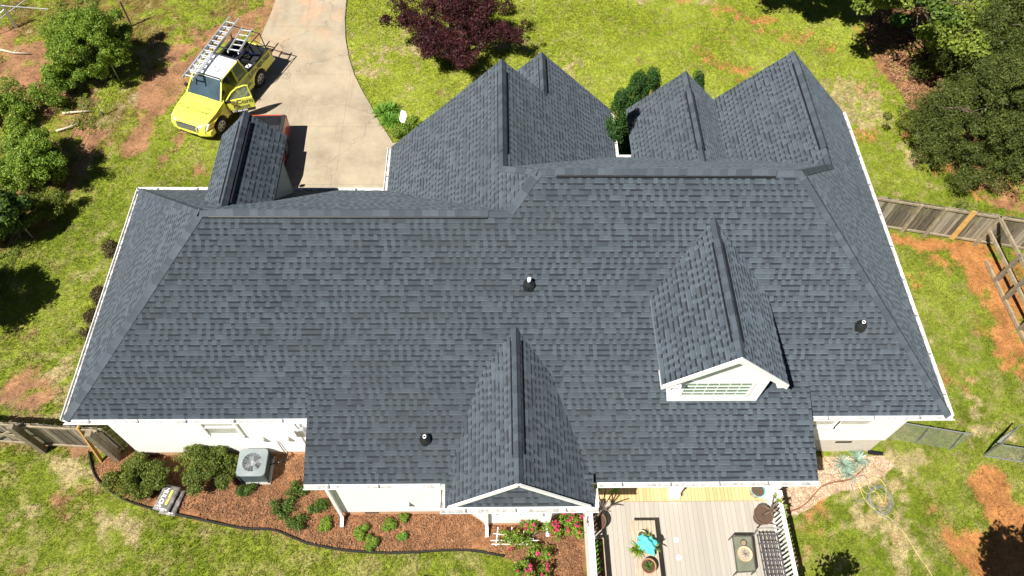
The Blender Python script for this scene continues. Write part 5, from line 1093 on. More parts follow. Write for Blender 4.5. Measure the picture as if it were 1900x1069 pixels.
# bags of mulch
def mulch_bag(c, rz, z0, label, lettering):
    root = thing('mulch_bag', label, 'bag', (c.x, c.y, z0), rz, 'plastic mulch bags'); n, L, W_ = 22, .78, .5
    def sheet(sign):
        V = []
        for i in range(n + 1):
            for j in range(n + 1):
                a, b_ = i / n * 2 - 1, j / n * 2 - 1; h = .075 * max(0, (1 - a ** 6)) ** .5 * max(0, (1 - b_ ** 4)) ** .5 + .012 * math.sin(9 * a + 4 * b_) * (1 - abs(a)) + .006 * math.sin(21 * b_ + 6 * a)
                V.append((a * L / 2, b_ * W_ / 2, .08 + sign * max(h, 0.002)))
        return V
    m = MB(); m.add(sheet(1) + sheet(-1), [(i * (n + 1) + j, (i + 1) * (n + 1) + j, (i + 1) * (n + 1) + j + 1, i * (n + 1) + j + 1) for i in range(n) for j in range(n)] + [((n + 1) ** 2 + i * (n + 1) + j, (n + 1) ** 2 + i * (n + 1) + j + 1, (n + 1) ** 2 + (i + 1) * (n + 1) + j + 1, (n + 1) ** 2 + (i + 1) * (n + 1) + j) for i in range(n) for j in range(n)])
    m.build('bag', M['bagplastic'], root, True, world=False)
    if lettering:
        m = MB(); m.bx(-.24, .2, .07, .13, .15, .164); m.build('label_stripe', M['bagyellow'], root, world=False)
        text_mesh('MULCH', .17, M['white'], 'lettering', root, Matrix.Translation((0, -.12, .163)) @ Matrix.Rotation(0, 4, 'Z'), .002, bold=.004)
M['bagplastic'] = simple('bag_plastic', (0.20, 0.18, 0.17), .25, var=.4, scale=5, coat=.3, dirt=((0.5, 0.46, 0.46), 5.0, 0.58)); M['bagyellow'] = simple('bag_yellow', (0.8, 0.7, 0.1), .4, var=.05)
p = G(313, 929, .1); dd = (G(318, 905, .2) - G(303, 935, .2)); rz = math.atan2(dd.y, dd.x)
mulch_bag(p + Vector((.10, -.03, 0)), rz + math.pi + .05, 0.0, 'lower mulch bag of the stacked pair, sticking out on the right', False)
mulch_bag(p + Vector((-.02, .03, 0)), rz + math.pi, 0.15, 'upper mulch bag with white MULCH lettering and a yellow stripe', True)

# black bed edging, brown edging
def ground_strip(name, label, cat, pts, w, h, mat, kind=None):
    P = [G(u, v) for u, v in pts]; m = MB(); Q = []
    for i in range(len(P) - 1):
        p0, p1, p2, p3 = P[max(i - 1, 0)], P[i], P[i + 1], P[min(i + 2, len(P) - 1)]
        for k in range(4):
            t = k / 4; Q.append(.5 * ((2 * p1) + (p2 - p0) * t + (2 * p0 - 5 * p1 + 4 * p2 - p3) * t * t + (3 * p1 - p0 - 3 * p2 + p3) * t ** 3))
    Q.append(P[-1]); b = []
    for i, q in enumerate(Q):
        d = (Q[min(i + 1, len(Q) - 1)] - Q[max(i - 1, 0)]); d.z = 0; d.normalize(); s = Vector((-d.y, d.x, 0)) * w / 2
        b += [q - s + Vector((0, 0, -.08)), q - s + Vector((0, 0, h)), q + s + Vector((0, 0, h)), q + s + Vector((0, 0, -.08))]
    m.add(b, [(4 * i + a, 4 * i + (a + 1) % 4, 4 * i + 4 + (a + 1) % 4, 4 * i + 4 + a) for i in range(len(Q) - 1) for a in range(4)])
    o = m.build(name, mat, None, loc=tuple(P[0])); tag(o, label, cat, kind=kind); return o
ground_strip('bed_edging', 'thin black plastic edging curving round the mulch bed', 'edging', [(166, 838), (170, 860), (180, 888), (205, 912), (238, 931), (290, 947), (340, 958), (400, 971), (450, 981), (505, 984), (540, 997), (575, 1010), (640, 1022), (700, 1026), (760, 1026), (830, 1022), (880, 1023), (935, 1033)], .035, .09, M['black'])
M['rustedge'] = simple('rusty_edging', (0.22, 0.09, 0.04), .8, var=.3)
ground_strip('bed_edging', 'rusty brown edging curving from the deck to the agaves', 'edging', [(1458, 951), (1480, 945), (1500, 930), (1520, 907), (1540, 897), (1575, 891), (1592, 880), (1605, 866)], .03, .08, M['rustedge'])
ground_strip('garden_hose', 'thin brown hose from the right wall to the agaves', 'hose', [(1519, 826), (1523, 840), (1532, 856), (1545, 868), (1556, 877), (1568, 880)], .03, .03, M['rustedge'])
def cord(name, label, cat, pts, r, mat):
    P = [G(u, v, .03) for u, v in pts]; Q = []
    for i in range(len(P) - 1):
        p0, p1, p2, p3 = P[max(i - 1, 0)], P[i], P[i + 1], P[min(i + 2, len(P) - 1)]
        for k in range(5): t = k / 5; Q.append(.5 * ((2 * p1) + (p2 - p0) * t + (2 * p0 - 5 * p1 + 4 * p2 - p3) * t * t + (3 * p1 - p0 - 3 * p2 + p3) * t ** 3) + Vector((0, 0, random.uniform(0, .012))))
    m = MB(); m.tube(Q, r, 6); o = m.build(name, mat, None, True, loc=tuple(P[0])); tag(o, label, cat)
M['ycord'] = simple('yellow_cord', (0.62, 0.52, 0.14), .5, var=.08); M['gcord'] = simple('grey_hose', (0.20, 0.21, 0.2), .5, var=.15)
cord('power_cord', 'yellow extension cord looping over the grass right of the house', 'cord', [(1592, 897), (1603, 900), (1608, 892), (1618, 886), (1632, 889), (1641, 900), (1644, 910), (1640, 935), (1628, 915), (1620, 912), (1612, 905), (1614, 900), (1624, 906), (1621, 912), (1606, 915), (1596, 902), (1592, 898), (1602, 922), (1614, 938), (1632, 952), (1645, 958), (1655, 965), (1665, 976), (1680, 992), (1691, 1010), (1703, 1030), (1718, 1050), (1733, 1075)], .008, M['ycord'])
pts = [];
for k in range(70):
    t = k * .42; pts.append((1630 + 21 * math.cos(t) + 4 * math.sin(t * .31) + k * .05, 927 + 27 * math.sin(t + .3) * (.85 + .2 * math.sin(k * .7)) + 3 * math.cos(t * .27)))
cord('garden_hose', 'grey hose coiled in loose loops on the grass right of the house', 'hose', pts + [(1640, 957), (1655, 966), (1668, 980)], .010, M['gcord'])
pts = [(1598 + 17 * math.cos(t) + 2 * math.sin(3 * t), 907 + 24 * math.sin(t)) for t in np.linspace(2, 9.5, 22)]
cord('garden_hose', 'single grey hose loop nearest the agaves', 'hose', pts, .012, M['gcord'])

# white trellis lying in the roses
root = thing('trellis', 'white lattice trellis fallen among the roses under the bay window', 'trellis', at(955, 1000)); a = G(915, 995, .25); 
for i, (u0, v0, u1, v1) in enumerate(((924, 978, 920, 1013), (950, 978, 946, 1010), (910, 1003, 1000, 1003), (912, 1010, 985, 1010), (915, 990, 990, 1000), (972, 985, 970, 1008))):
    m = MB(); m.bar(G(u0, v0, .3 + .01 * i), G(u1, v1, .2 + .01 * i), .022, .012); m.build('slat', M['white'], root)
# white sign on a stake by the driveway
p = G(748, 216, .55); root = thing('yard_sign', 'small white rounded sign on a stake by the driveway', 'sign', (p.x, p.y, 0))
ex = Vector((.93, -.35, 0)); ez = Vector((.25, .55, .8)).normalized(); m = MB(); Pp = [p + ex * a_ + ez * b_ for a_, b_ in ((-.13, .24), (.08, .2), (.15, .05), (.13, -.24), (-.02, -.26), (-.13, -.16))]
m.prism(Pp, (ex.cross(ez)).normalized() * .02); m.build('panel', M['white'], root, bevel=.008); m = MB(); m.tube([(p.x, p.y + .03, -.1), (p.x, p.y + .03, .45)], .015, 8); m.build('stake', M['metal'], root)

# ------------------------------------------------------------------ fences
def picket_fence(name, label, A, B, H, posts, side, extra=None, rails=(.25, 1.0), pw=.14):
    """weathered board fence from A to B; posts and rails stand on the side given by `side`"""
    A, B = Vector(A), Vector(B); d = B - A; L = d.length; d.normalize(); s = Vector((-d.y, d.x, 0)) * side
    root = thing(name, label, 'fence', A); n = int(L / pw); m = MB()
    for i in range(n):
        p = A + d * (pw * (i + .5)); h = H + random.uniform(-.03, .03); m.box(p + Vector((0, 0, h / 2 - .03)) - s * random.uniform(.015, .04), (pw * .86, .018, h), rz=math.atan2(d.y, d.x) + random.uniform(-.03, .03))
    m.build('board_panel', M['boards'], root)
    for z in rails:
        z = z * H; m = MB(); m.bar(A + s * .02 + Vector((0, 0, z)), B + s * .02 + Vector((0, 0, z)), .04, .09); m.build('rail', M['palewood'], root)
    for t in posts:
        p = A + d * t + s * .10; m = MB(); m.box(p + Vector((0, 0, H / 2 - .02)), (.1, .1, H + .06), rz=math.atan2(d.y, d.x)); m.build('post', M['palewood'], root)
    return root, d, s
m, nt, out = newmat('fence_boards'); t = NT(nt); g = t.n('NewGeometry'); tc = t.n('TexCoord').outputs['Object']; mp = t.n('Mapping'); nt.links.new(tc, mp.inputs[0]); mp.inputs['Scale'].default_value = (5, 5, .8)
c = t.ramp(t.math('ADD', t.math('MULTIPLY', g.outputs['Random Per Island'], .5), t.math('MULTIPLY', t.noise(mp.outputs[0], 4, 5, .7), .6)), [(.2, (.045, .036, .024)), (.5, (.15, .125, .085)), (.85, (.36, .31, .23))])
b = t.n('BsdfPrincipled'); nt.links.new(c, b.inputs['Base Color']); b.inputs['Roughness'].default_value = .9; nt.links.new(b.outputs[0], out.inputs[0]); M['boards'] = m
A = G(1645, 423); B = G(1900, 463); dd = (B - A).normalized(); A2 = A - dd * 1.2; A2.x = max(A2.x, XE - OV + .02)
fr, d, s = picket_fence('board_fence', 'weathered grey board fence running right from the house corner', A2, B + dd * 6, 1.62, [(G(u, v) - A2).dot(dd) for u, v in ((1672, 428), (1715, 438), (1810, 451), (1900, 463))], -1, rails=(.06, .93))
m = MB(); p = A2 + dd * ((G(1765, 444) - A2).dot(dd)) + s * .045; m.box(p + Vector((0, 0, .82)), (.2, .03, 1.66), rz=math.atan2(dd.y, dd.x)); m.build('new_board', M['newwood'], fr)
A = G(-140, 812); B = G(234, 836); P1 = G(85, 830); P2 = G(221, 846)
picketL, d, s = picket_fence('board_fence', 'weathered board fence with cross braces left of the house', A, B, 1.72, [(P1 - A).dot((B - A).normalized()), (P2 - A).dot((B - A).normalized()) - .02], -1, rails=(.1, .93), pw=.13)
dd = (B - A).normalized(); t1 = (P1 - A).dot(dd)
for z0, z1 in ((.25, 1.5), (1.5, .25)):
    m = MB(); m.bar(A + dd * (t1 - 1.6) + s * .06 + Vector((0, 0, z0)), A + dd * (t1 - .1) + s * .06 + Vector((0, 0, z1)), .03, .09); m.build('cross_brace', M['palewood'], picketL)
m = MB(); m.bar(A + dd * (t1 - 1.7) + s * .062 + Vector((0, 0, .9)), A + dd * (t1 - .06) + s * .062 + Vector((0, 0, .9)), .03, .09); m.build('rail', M['palewood'], picketL)
m = MB(); m.box(P1 + Vector((0, 0, .97)) + s * .12, (.16, .16, 1.98), rz=.03); m.build('gate_post', M['wood'], picketL); m = MB(); m.box(P2 + Vector((0, 0, 1.0)) + s * .10, (.17, .17, 2.1), rz=.03); m.build('gate_post', M['wood'], picketL)
tp = G(144, 791, 1.75); m = MB(); m.bar(G(190, 857, -.05), tp, .045, .13); o = m.build('prop_board', M['newwood'], None, loc=tuple(G(190, 857))); tag(o, 'yellow pine board propped slanting against the left fence', 'board')

# open timber fence without boards at the right edge
root = thing('rail_fence', 'open timber fence frame without boards at the right edge', 'fence', at(1845, 522)); H = 1.6; a = G(1823, 487); b_ = G(1889, 613); dd = (b_ - a).normalized(); c0 = G(1810, 452)
line = lambda t, z: Vector((c0.x + .1, c0.y - .1, z)) + Vector((dd.x, dd.y, 0)) * t
q = (G(1889, 613) - line(0, 0)); LL = q.length + 1.2
base0 = G(1845, 522); base3 = G(1889, 613); dd = (base3 - base0).normalized(); st = base0 - dd * 1.75
for z, t0, t1 in ((.06, .9, 4.6), (.85, 0, 4.6), (1.56, 0, 4.6)):
    m = MB(); m.bar(st + dd * t0 + Vector((0, 0, z)), st + dd * t1 + Vector((0, 0, z)), .06, .14); m.build('rail', M['palewood'], root)
for u, v in ((1845, 522), (1861, 556), (1889, 613)): p = G(u, v); m = MB(); m.box(p + Vector((.03, 0, H / 2)), (.13, .13, H + .1), rz=math.atan2(dd.y, dd.x)); m.build('post', M['wood'], root)

# chain-link panels
M['wire'] = simple('galvanised_wire', (0.30, 0.31, 0.30), .75, .0)
def chainlink(label, A, B, H, n_posts=2, lean=(0, 0), gate=False):
    A, B = Vector(A), Vector(B); d = B - A; L = d.length; d.normalize(); up = Vector((lean[0], lean[1], 1)); root = thing('chain_link_fence', label, 'fence', A, 0, 'chain link fences'); m = MB(); sp = .085; r = .0016; P = lambda s_, z: A + d * s_ + up * z
    k = int((L + H) / sp)
    for i in range(k):
        s0 = i * sp
        for sg in (1, -1):
            a0 = s0 if sg == 1 else s0 - H; pts_ = []
            # clip line s = a0 + sg' * z to 0..L
            z0, z1 = 0.0, H
            if sg == 1: f = lambda z: s0 - z
            else: f = lambda z: s0 - H + z
            lo, hi = 0.0, H
            if sg == 1: lo, hi = max(0, s0 - L), min(H, s0)
            else: lo, hi = max(0, H - s0), min(H, L - s0 + H)
            if hi - lo > .02: m.bar(P(f(lo), lo + .03), P(f(hi), hi + .03), r * 2, r * 2)
    m.build('wire_mesh', M['wire'], root)
    for i in range(n_posts + 1): p = A + d * (L * i / n_posts); m = MB(); m.tube([p - up * .1, p + up * (H + .06)], .022, 8); m.build('post', M['metal'], root)
    m = MB(); m.tube([A + up * H, B + up * H], .018, 8); m.build('top_rail', M['metal'], root)
    if gate: m = MB(); m.tube([A + up * .05, B + up * .05], .018, 8); m.build('bottom_rail', M['metal'], root)
chainlink('chain link fence panel leading off the right house corner', G(1640, 832) + Vector((0, .35, 0)), G(1763, 834), 1.27)
chainlink('separate chain link gate at the lower right edge', G(1825, 847), G(1893, 858), 1.0, 1, gate=True); chainlink('chain link panel turning away behind the gate at the right edge', G(1825, 846) + Vector((.02, .03, 0)), G(1858, 812), 1.0, 1)

# field fence of posts and wires on the left
pts = [(244, 48), (222, 150), (190, 215), (126, 325), (60, 440), (-10, 590)]; P = [G(*q) for q in pts]; root = thing('wire_fence', 'sagging field wire fence on thin posts along the left side', 'fence', P[0])
for i, p in enumerate(P): m = MB(); m.tube([p - Vector((0, 0, .1)), p + Vector((0, 0, 1.28 if i == 0 else .95))], .045 if i == 0 else .022, 8); m.build('post', M['bark'] if i == 0 else M['metal'], root)
for z in (.1, .3, .5, .7, .9):
    m = MB()
    for i in range(len(P) - 1): m.tube([P[i].lerp(P[i + 1], t_) + Vector((0, 0, z - .05 * math.sin(math.pi * t_) + random.uniform(-.01, .01))) for t_ in (0, .25, .5, .75, 1)], .006, 5, False)
    m.build('wire', M['black'], root)
root = thing('wire_fence', 'metal corner post with braces in the top left corner', 'fence', at(28, 50)); b_ = G(28, 50)
for dx in (0, .09): m = MB(); m.tube([b_ + Vector((dx, 0, -.1)), b_ + Vector((dx, .02, 1.15))], .035, 10); m.build('post', M['metal'], root)
m = MB(); m.tube([b_ + Vector((0, 0, 1.1)), G(90, 17, 1.05)], .02, 8); m.tube([b_ + Vector((0, 0, .9)), G(-40, 60, .4)], .02, 8); m.tube([G(-10, 42, .5), G(60, -10, .9)], .02, 8); m.build('brace', M['metal'], root)
# fallen branches
M['driftwood'] = simple('dead_branch', (0.5, 0.42, 0.32), .9, var=.25)
for i, (pp, lab) in enumerate((([(104, 243), (128, 236), (148, 228)], 'bleached dead branch on brown litter beside the wire fence'), ([(0, 92), (25, 98), (55, 99)], 'pale dead branch at the left edge in the top corner'), ([(116, 210), (150, 207), (170, 206)], 'thin dead branch above the bleached one'))):
    q = [G(u, v, .05) for u, v in pp]; m = MB(); m.tube(q, [.05, .04, .025], 7); m.tube([q[1], q[1] + Vector((.2, .3, .08))], [.025, .01], 6); o = m.build('dead_branch', M['driftwood'], None, True, loc=tuple(q[0])); tag(o, lab, 'branch', 'dead branches in the left corner')
# ------------------------------------------------------------------ pickup trucks
def paint(name, col):
    m, nt, out = newmat(name); t = NT(nt); tc = t.n('TexCoord').outputs['Object']; c = t.mix(t.ramp(t.noise(tc, 2.5, 5, .65), [(.5, (0, 0, 0)), (.85, (.3, .3, .3))]), col, tuple(x * .6 for x in col))
    b = t.n('BsdfPrincipled'); nt.links.new(c, b.inputs['Base Color']); b.inputs['Roughness'].default_value = .35; b.inputs['Coat Weight'].default_value = .6; b.inputs['Coat Roughness'].default_value = .08; nt.links.new(b.outputs[0], out.inputs[0]); return m
M['yellow'] = paint('yellow_paint', (0.80, 0.82, 0.10)); M['red'] = paint('red_paint', (0.45, 0.05, 0.02)); M['whitepaint'] = paint('white_paint', (0.82, 0.83, 0.84)); M['darkglass'] = glass_mat('car_glass', (0.05, 0.08, 0.10), .04)
M['tyre'] = simple('tyre', (0.018, 0.018, 0.018), .85, var=.2); M['rim'] = simple('alloy', (0.55, 0.56, 0.58), .3, .8, var=.08); M['chrome'] = simple('chrome', (0.75, 0.77, 0.8), .15, .9, var=.05); M['interior'] = simple('interior', (0.03, 0.03, 0.035), .8, var=.3); M['seatgrey'] = simple('seat_cloth', (0.12, 0.12, 0.13), .9); M['lamp'] = simple('lamp_lens', (0.8, 0.82, 0.84), .12, var=.05, coat=.6); M['tail'] = simple('tail_lens', (0.5, 0.03, 0.02), .2, var=.1, coat=.5); M['bedliner'] = simple('bed_liner', (0.025, 0.026, 0.03), .7, var=.3); M['rackblack'] = simple('rack_black', (0.02, 0.02, 0.022), .5); M['alu'] = simple('ladder_aluminium', (0.72, 0.74, 0.76), .35, .55, var=.06); M['letter'] = simple('letter_grey', (0.10, 0.10, 0.07), .5); M['stepwhite'] = M['white']
XF, XR_, AF, AR, HW, WR = 2.22, -2.62, 1.46, -1.5, .91, .37
def arc(xc, r, n=9, z0=.38): return [(xc + r * math.cos(a), z0 + r * math.sin(a)) for a in np.linspace(0, math.pi, n)]
def loft(m, prof, hw, crown=.03):
    """closed side profile [(x, z)], widened across the truck with tumblehome and nose taper"""
    ys = (-1, -.7, 0, .7, 1); n = len(prof); V = []
    for k, yv in enumerate(ys):
        for x, z in prof:
            w = hw - .10 * max(0, min(1, (z - .8) / .5)) - .16 * max(0, (x - (XF - .7)) / .7) ** 2; zz = z + (crown * (1 - yv * yv) if z > .85 else 0); xx = x + (.07 * (1 - yv * yv) if x > XF - .2 else 0); V.append((xx, yv * w, zz))
    F = [(k * n + i, k * n + (i + 1) % n, (k + 1) * n + (i + 1) % n, (k + 1) * n + i) for k in range(4) for i in range(n)]; F += [tuple(range(n))[::-1], tuple(4 * n + i for i in range(n))]; m.add(V, F)
def wheel(root, x, y, name='wheel'):
    m = MB(); sg = 1 if y > 0 else -1; m.lathe((x, y, WR), [(.20, -.11), (.33, -.12), (WR, -.09), (WR, .09), (.33, .12), (.20, .11)], 32, 'Y'); w = m.build('wheel', M['tyre'], root, True, world=False)
    m = MB(); m.lathe((x, y + sg * .07, WR), [(.0, .02 * sg), (.06, .02 * sg), (.2, -.02 * sg), (.215, .035 * sg)], 28, 'Y')
    m.build('hub', M['darkmetal'] if True else M['rim'], w, True, world=False); m = MB()
    for k in range(6): a = k * math.pi / 3 + .2; m.bar((x, y + sg * .10, WR), (x + .2 * math.cos(a), y + sg * .10, WR + .2 * math.sin(a)), .055, .02, up=(0, 1, 0))
    m.lathe((x, y + sg * .1, WR), [(.195, -.012), (.225, -.012), (.225, .014), (.195, .014)], 28, 'Y'); m.build('rim', M['rim'], w, world=False)
def quadp(m, pts, t): m.prism(pts, t)
def pickup(name, label, loc, rz, body, door_open):
    root = thing(name, label, 'pickup truck', loc, rz, 'pickup trucks by the driveway'); B = lambda mb, nm, mt, bev=0, sm=False, par=None: mb.build(nm, M[mt] if isinstance(mt, str) else mt, par or root, sm, bev, world=False)
    # lower body: nose, fenders, cabin base
    prof = [(XF, .42), (XF + .02, .62), (XF - .02, .80), (XF - .12, .92), (XF - .35, .985), (1.45, 1.03), (.86, 1.10), (.80, 1.14), (-.98, 1.16), (-.98, .38), (-.9, .36)] + [(AF - .46, .36)] + arc(AF, .44)[::-1] + [(XF - .2, .34)]
    m = MB(); loft(m, prof, HW); o = B(m, 'body', body, .025)
    bm = MB(); bm.bx(-.02, .80, .34, 1.2, .44, 1.3)
    if door_open:
        cut = bm.build('cutter', M['interior'], None); cut.matrix_world = root.matrix_basis; cut.location = loc; cut.rotation_euler = (0, 0, rz); md = o.modifiers.new('cut', 'BOOLEAN'); md.object = cut; md.solver = 'EXACT'
        bpy.context.view_layer.update(); me = bpy.data.meshes.new_from_object(o.evaluated_get(bpy.context.evaluated_depsgraph_get())); o.modifiers.clear(); o.data = me; bpy.data.objects.remove(cut); me.name = 'body'
    # bed: sides with arches, liner, tailgate
    for sg in (-1, 1):
        m = MB(); pr = [(-.98, .40), (-.98, 1.12), (XR_ + .02, 1.12), (XR_, .95), (XR_, .45), (AR - .46, .42)] + arc(AR, .44) [::-1]; m.prism([(x, sg * (HW - .0 - .05 * max(0, (z - .8) / .5)), z) for x, z in pr], (0, -sg * .11, 0)); B(m, 'bed_side', body, .02)
        m = MB(); m.bx(XR_ + .04, -.99, sg * HW * .9 - .05, sg * HW * .9 + .05, 1.121, 1.15); B(m, 'bed_rail', 'bedliner')
    m = MB(); m.bx(XR_ + .06, -.985, -HW + .12, HW - .12, .56, .60); m.bx(-1.03, -.99, -HW + .13, HW - .13, .601, 1.11)
    m.bx(XR_ + .057, XR_ + .075, -HW + .13, HW - .13, .601, 1.11)
    for sg in (-1, 1): m.bx(XR_ + .08, -1.035, sg * (HW - .13) - .01, sg * (HW - .13) + .01, .601, 1.115)
    for i in range(9): y = -.68 + i * .17; m.bx(XR_ + .07, -1.04, y - .03, y + .03, .601, .615)
    B(m, 'bed_floor', 'bedliner'); m = MB(); m.bx(XR_ - .0, XR_ + .055, -HW + .12, HW - .12, .50, 1.12); B(m, 'tailgate', body, .015)
    m = MB(); m.bx(XR_ - .14, XR_ - .01, -HW + .03, HW - .03, .40, .56); B(m, 'rear_bumper', 'chrome', .03)
    for sg in (-1, 1): m = MB(); m.bx(XR_ - .015, XR_ + .06, sg * HW * .94 - .06, sg * HW * .94 + .05, .75, 1.06); B(m, 'tail_light', 'tail', .01)
    # bumper, grille, lamps
    m = MB(); V = []
    for k, yv in enumerate((-1, -.85, -.5, 0, .5, .85, 1)):
        xo = XF + .07 - .20 * abs(yv) ** 3; V += [(xo - .25, yv * HW, .36), (xo, yv * HW, .36), (xo + .04, yv * HW, .46), (xo + .03, yv * HW, .62), (xo - .25, yv * HW, .64)]
    m.add(V, [(5 * k + a, 5 * k + (a + 1) % 5, 5 * k + 5 + (a + 1) % 5, 5 * k + 5 + a) for k in range(6) for a in range(5)] + [(0, 1, 2, 3, 4)[::-1], (30, 31, 32, 33, 34)]); B(m, 'front_bumper', body, .02)
    m = MB(); m.bx(XF + .085, XF + .115, -.42, .42, .44, .50); B(m, 'bumper_grille', 'black')
    m = MB(); m.bx(XF + .0, XF + .10, -.40, .40, .67, .86); g_ = B(m, 'grille', 'black', .01); m = MB()
    for z in (.66, .73, .79, .87): m.bx(XF + .06, XF + .115, -.43, .43, z - .014, z + .014)
    for yy in (-.43, .43): m.bx(XF + .04, XF + .113, yy - .02, yy + .02, .65, .88)
    B(m, 'grille_bar', 'chrome', 0, False, g_)
    for sg in (-1, 1):
        m = MB(); m.prism([(XF + .05, sg * .48, .70), (XF + .04, sg * .50, .87), (XF - .14, sg * .80, .90), (XF - .20, sg * .86, .86), (XF - .04, sg * .80, .70)], (-.10, 0, .03)); B(m, 'headlight', 'lamp', .012)
        m = MB(); m.lathe((XF + .0, sg * .62, .52), [(0, 0), (.05, 0), (.055, -.05)], 14, 'X'); B(m, 'fog_lamp', 'lamp')
    for x in (AF, AR):
        for y in (.80, -.80): wheel(root, x, y)
    m = MB(); m.bx(-2.3, 2.0, -.6, .6, .28, .45)
    for x in (AF, AR): m.bx(x - .46, x + .46, -.68, .68, .3, .58)
    B(m, 'chassis', 'black')
    # greenhouse
    zb, zr = 1.15, 1.74; A1 = (.80, .74); 
    def pt(x, y, z): return Vector((x, y, z))
    yb_, yt_ = .80, .66
    WB = [pt(.90, -.76, 1.12), pt(.90, .76, 1.12), pt(.34, .62, 1.70), pt(.34, -.62, 1.70)]
    m = MB(); m.prism([WB[0] * .97 + pt(.03, 0, .03), WB[1] * .97 + pt(.03, 0, .03), WB[2] + pt(.02, -.03, -.02), WB[3] + pt(.02, .03, -.02)], (-.02, 0, -.012)); B(m, 'windshield', 'darkglass')
    m = MB()
    for sg in (-1, 1):
        m.bar((.92, sg * .78, 1.12), (.33, sg * .64, 1.72), .055, .06); m.bar((.33, sg * .64, 1.72), (-.86, sg * .64, 1.74), .05, .06); m.bar((-.30, sg * .80, 1.14), (-.34, sg * .65, 1.72), .08, .04); m.bar((-.97, sg * .80, 1.14), (-.86, sg * .64, 1.74), .09, .06)
    m.bar((-.97, -.78, 1.17), (-.97, .78, 1.17), .05, .06); m.bar((-.86, -.62, 1.72), (-.86, .62, 1.72), .05, .05); B(m, 'cab_pillars', body, .012)
    m = MB(); V = []; nxr, nyr = 8, 6
    for i in range(nxr + 1):
        for j in range(nyr + 1):
            a, b_ = i / nxr * 2 - 1, j / nyr * 2 - 1; V.append((-.265 + a * .64, b_ * .655, 1.755 + .035 * (1 - a ** 4) * (1 - b_ ** 4)))
    V2 = [(x, y, 1.715) for x, y, z in V]; nn = (nxr + 1) * (nyr + 1); Fq = [(i * (nyr + 1) + j, (i + 1) * (nyr + 1) + j, (i + 1) * (nyr + 1) + j + 1, i * (nyr + 1) + j + 1) for i in range(nxr) for j in range(nyr)]
    rim_ = [j for j in range(nyr + 1)] + [i * (nyr + 1) + nyr for i in range(1, nxr + 1)] + [nxr * (nyr + 1) + j for j in range(nyr - 1, -1, -1)] + [i * (nyr + 1) for i in range(nxr - 1, 0, -1)]
    m.add(V + V2, Fq + [tuple(q + nn for q in f[::-1]) for f in Fq] + [(rim_[k], rim_[(k + 1) % len(rim_)], rim_[(k + 1) % len(rim_)] + nn, rim_[k] + nn) for k in range(len(rim_))]); B(m, 'roof', 'whitepaint' if door_open else body, .012)
    m = MB(); m.bx(-.9, -.86, -.6, .6, 1.2, 1.68); B(m, 'rear_window', 'darkglass')
    for sg in (-1, 1):
        m = MB(); m.prism([(-.36, sg * .79, 1.18), (-.90, sg * .79, 1.18), (-.84, sg * .655, 1.68), (-.38, sg * .655, 1.68)], (0, -sg * .012, 0)); B(m, 'rear_door_window', 'darkglass')
        if not (door_open and sg > 0): m = MB(); m.prism([(.78, sg * .80, 1.16), (-.26, sg * .79, 1.18), (-.30, sg * .655, 1.68), (.28, sg * .655, 1.68)], (0, -sg * .012, 0)); B(m, 'door_window', 'darkglass')
    m = MB()
    for x0, y0 in ((-.1, .36), (-.1, -.36), (-.8, .36), (-.8, -.36)): m.bx(x0 - .02, x0 + .42, y0 - .22, y0 + .22, .6, .78) if False else None; m.bx(x0 - .08, x0 + .04, y0 - .2, y0 + .2, 1.10, 1.5)
    m.bx(.40, .62, -.7, .7, 1.12, 1.24); B(m, 'seat', 'seatgrey', .03)
    for sg in ((-1,) if door_open else (-1, 1)): m = MB(); m.box((.62, sg * .98, 1.18), (.1, .16, .16)); B(m, 'side_mirror', 'black', .03)
    for x0 in (-.33,): m = MB(); m.bx(x0 - .005, x0 + .005, HW - .002, HW + .003, .5, 1.08) if not door_open else m.bx(x0 - .005, x0 + .005, -HW - .003, -HW + .002, .5, 1.08); B(m, 'door_seam', 'black')
    for sg in (-1, 1): m = MB(); m.bx(-.9, .95, sg * HW - .05, sg * HW + .06, .34, .38); B(m, 'side_step', 'black', .01)
    return root, B
# the yellow service truck
F_, R_ = G(405, 244), G(477, 157); fd = (F_ - R_).normalized(); lf = Vector((-fd.y, fd.x, 0)); o0 = (F_ + R_) / 2 - lf * .64 - fd * .02; o0.z = 0; rz = math.atan2(fd.y, fd.x)
truck, TB = pickup('pickup_truck', 'bright yellow lettered pickup truck with its driver door open', tuple(o0), rz, 'yellow', True)
# open driver door, hinged at the fender
hin = Vector((.80, HW + .01, 0)); ang = math.radians(-8 - 0); wd = (G(470, 200, .5) - G(424, 208, .5)); wl_ = Matrix.Rotation(-rz, 3, 'Z') @ wd; da = math.atan2(wl_.y, wl_.x)
dxv = Vector((math.cos(da), math.sin(da), 0)); dn = Vector((math.sin(da), -math.cos(da), 0)); dn = dn if dn.x > 0 else -dn       # dn: outer face of the door, looking forward
L_ = 1.02; D = lambda s_, z, o_=0.0: hin + dxv * s_ + Vector((0, 0, z)) + dn * o_
def TBd(m, nm, mt, bev=0, par=None): return TB(m, nm, mt, bev, False, par)
m = MB(); m.prism([D(0, .46), D(L_, .46), D(L_ + .03, .8), D(L_, 1.12), D(.02, 1.10)], dn * -.07); door = TBd(m, 'door', 'yellow', .012)
m = MB(); fp = [D(.02, 1.10, -.035), D(.10, 1.20, -.035), D(.30, 1.45, -.045), D(.55, 1.62, -.06), D(.85, 1.68, -.07), D(L_ - .04, 1.66, -.07), D(L_, 1.12, -.035)]; m.tube(fp, .03, 6); TBd(m, 'window_frame', 'yellow', 0, door)
m = MB(); m.prism([D(.12, 1.13, -.03)] + [p_.copy() for p_ in fp[2:]], dn * -.008)
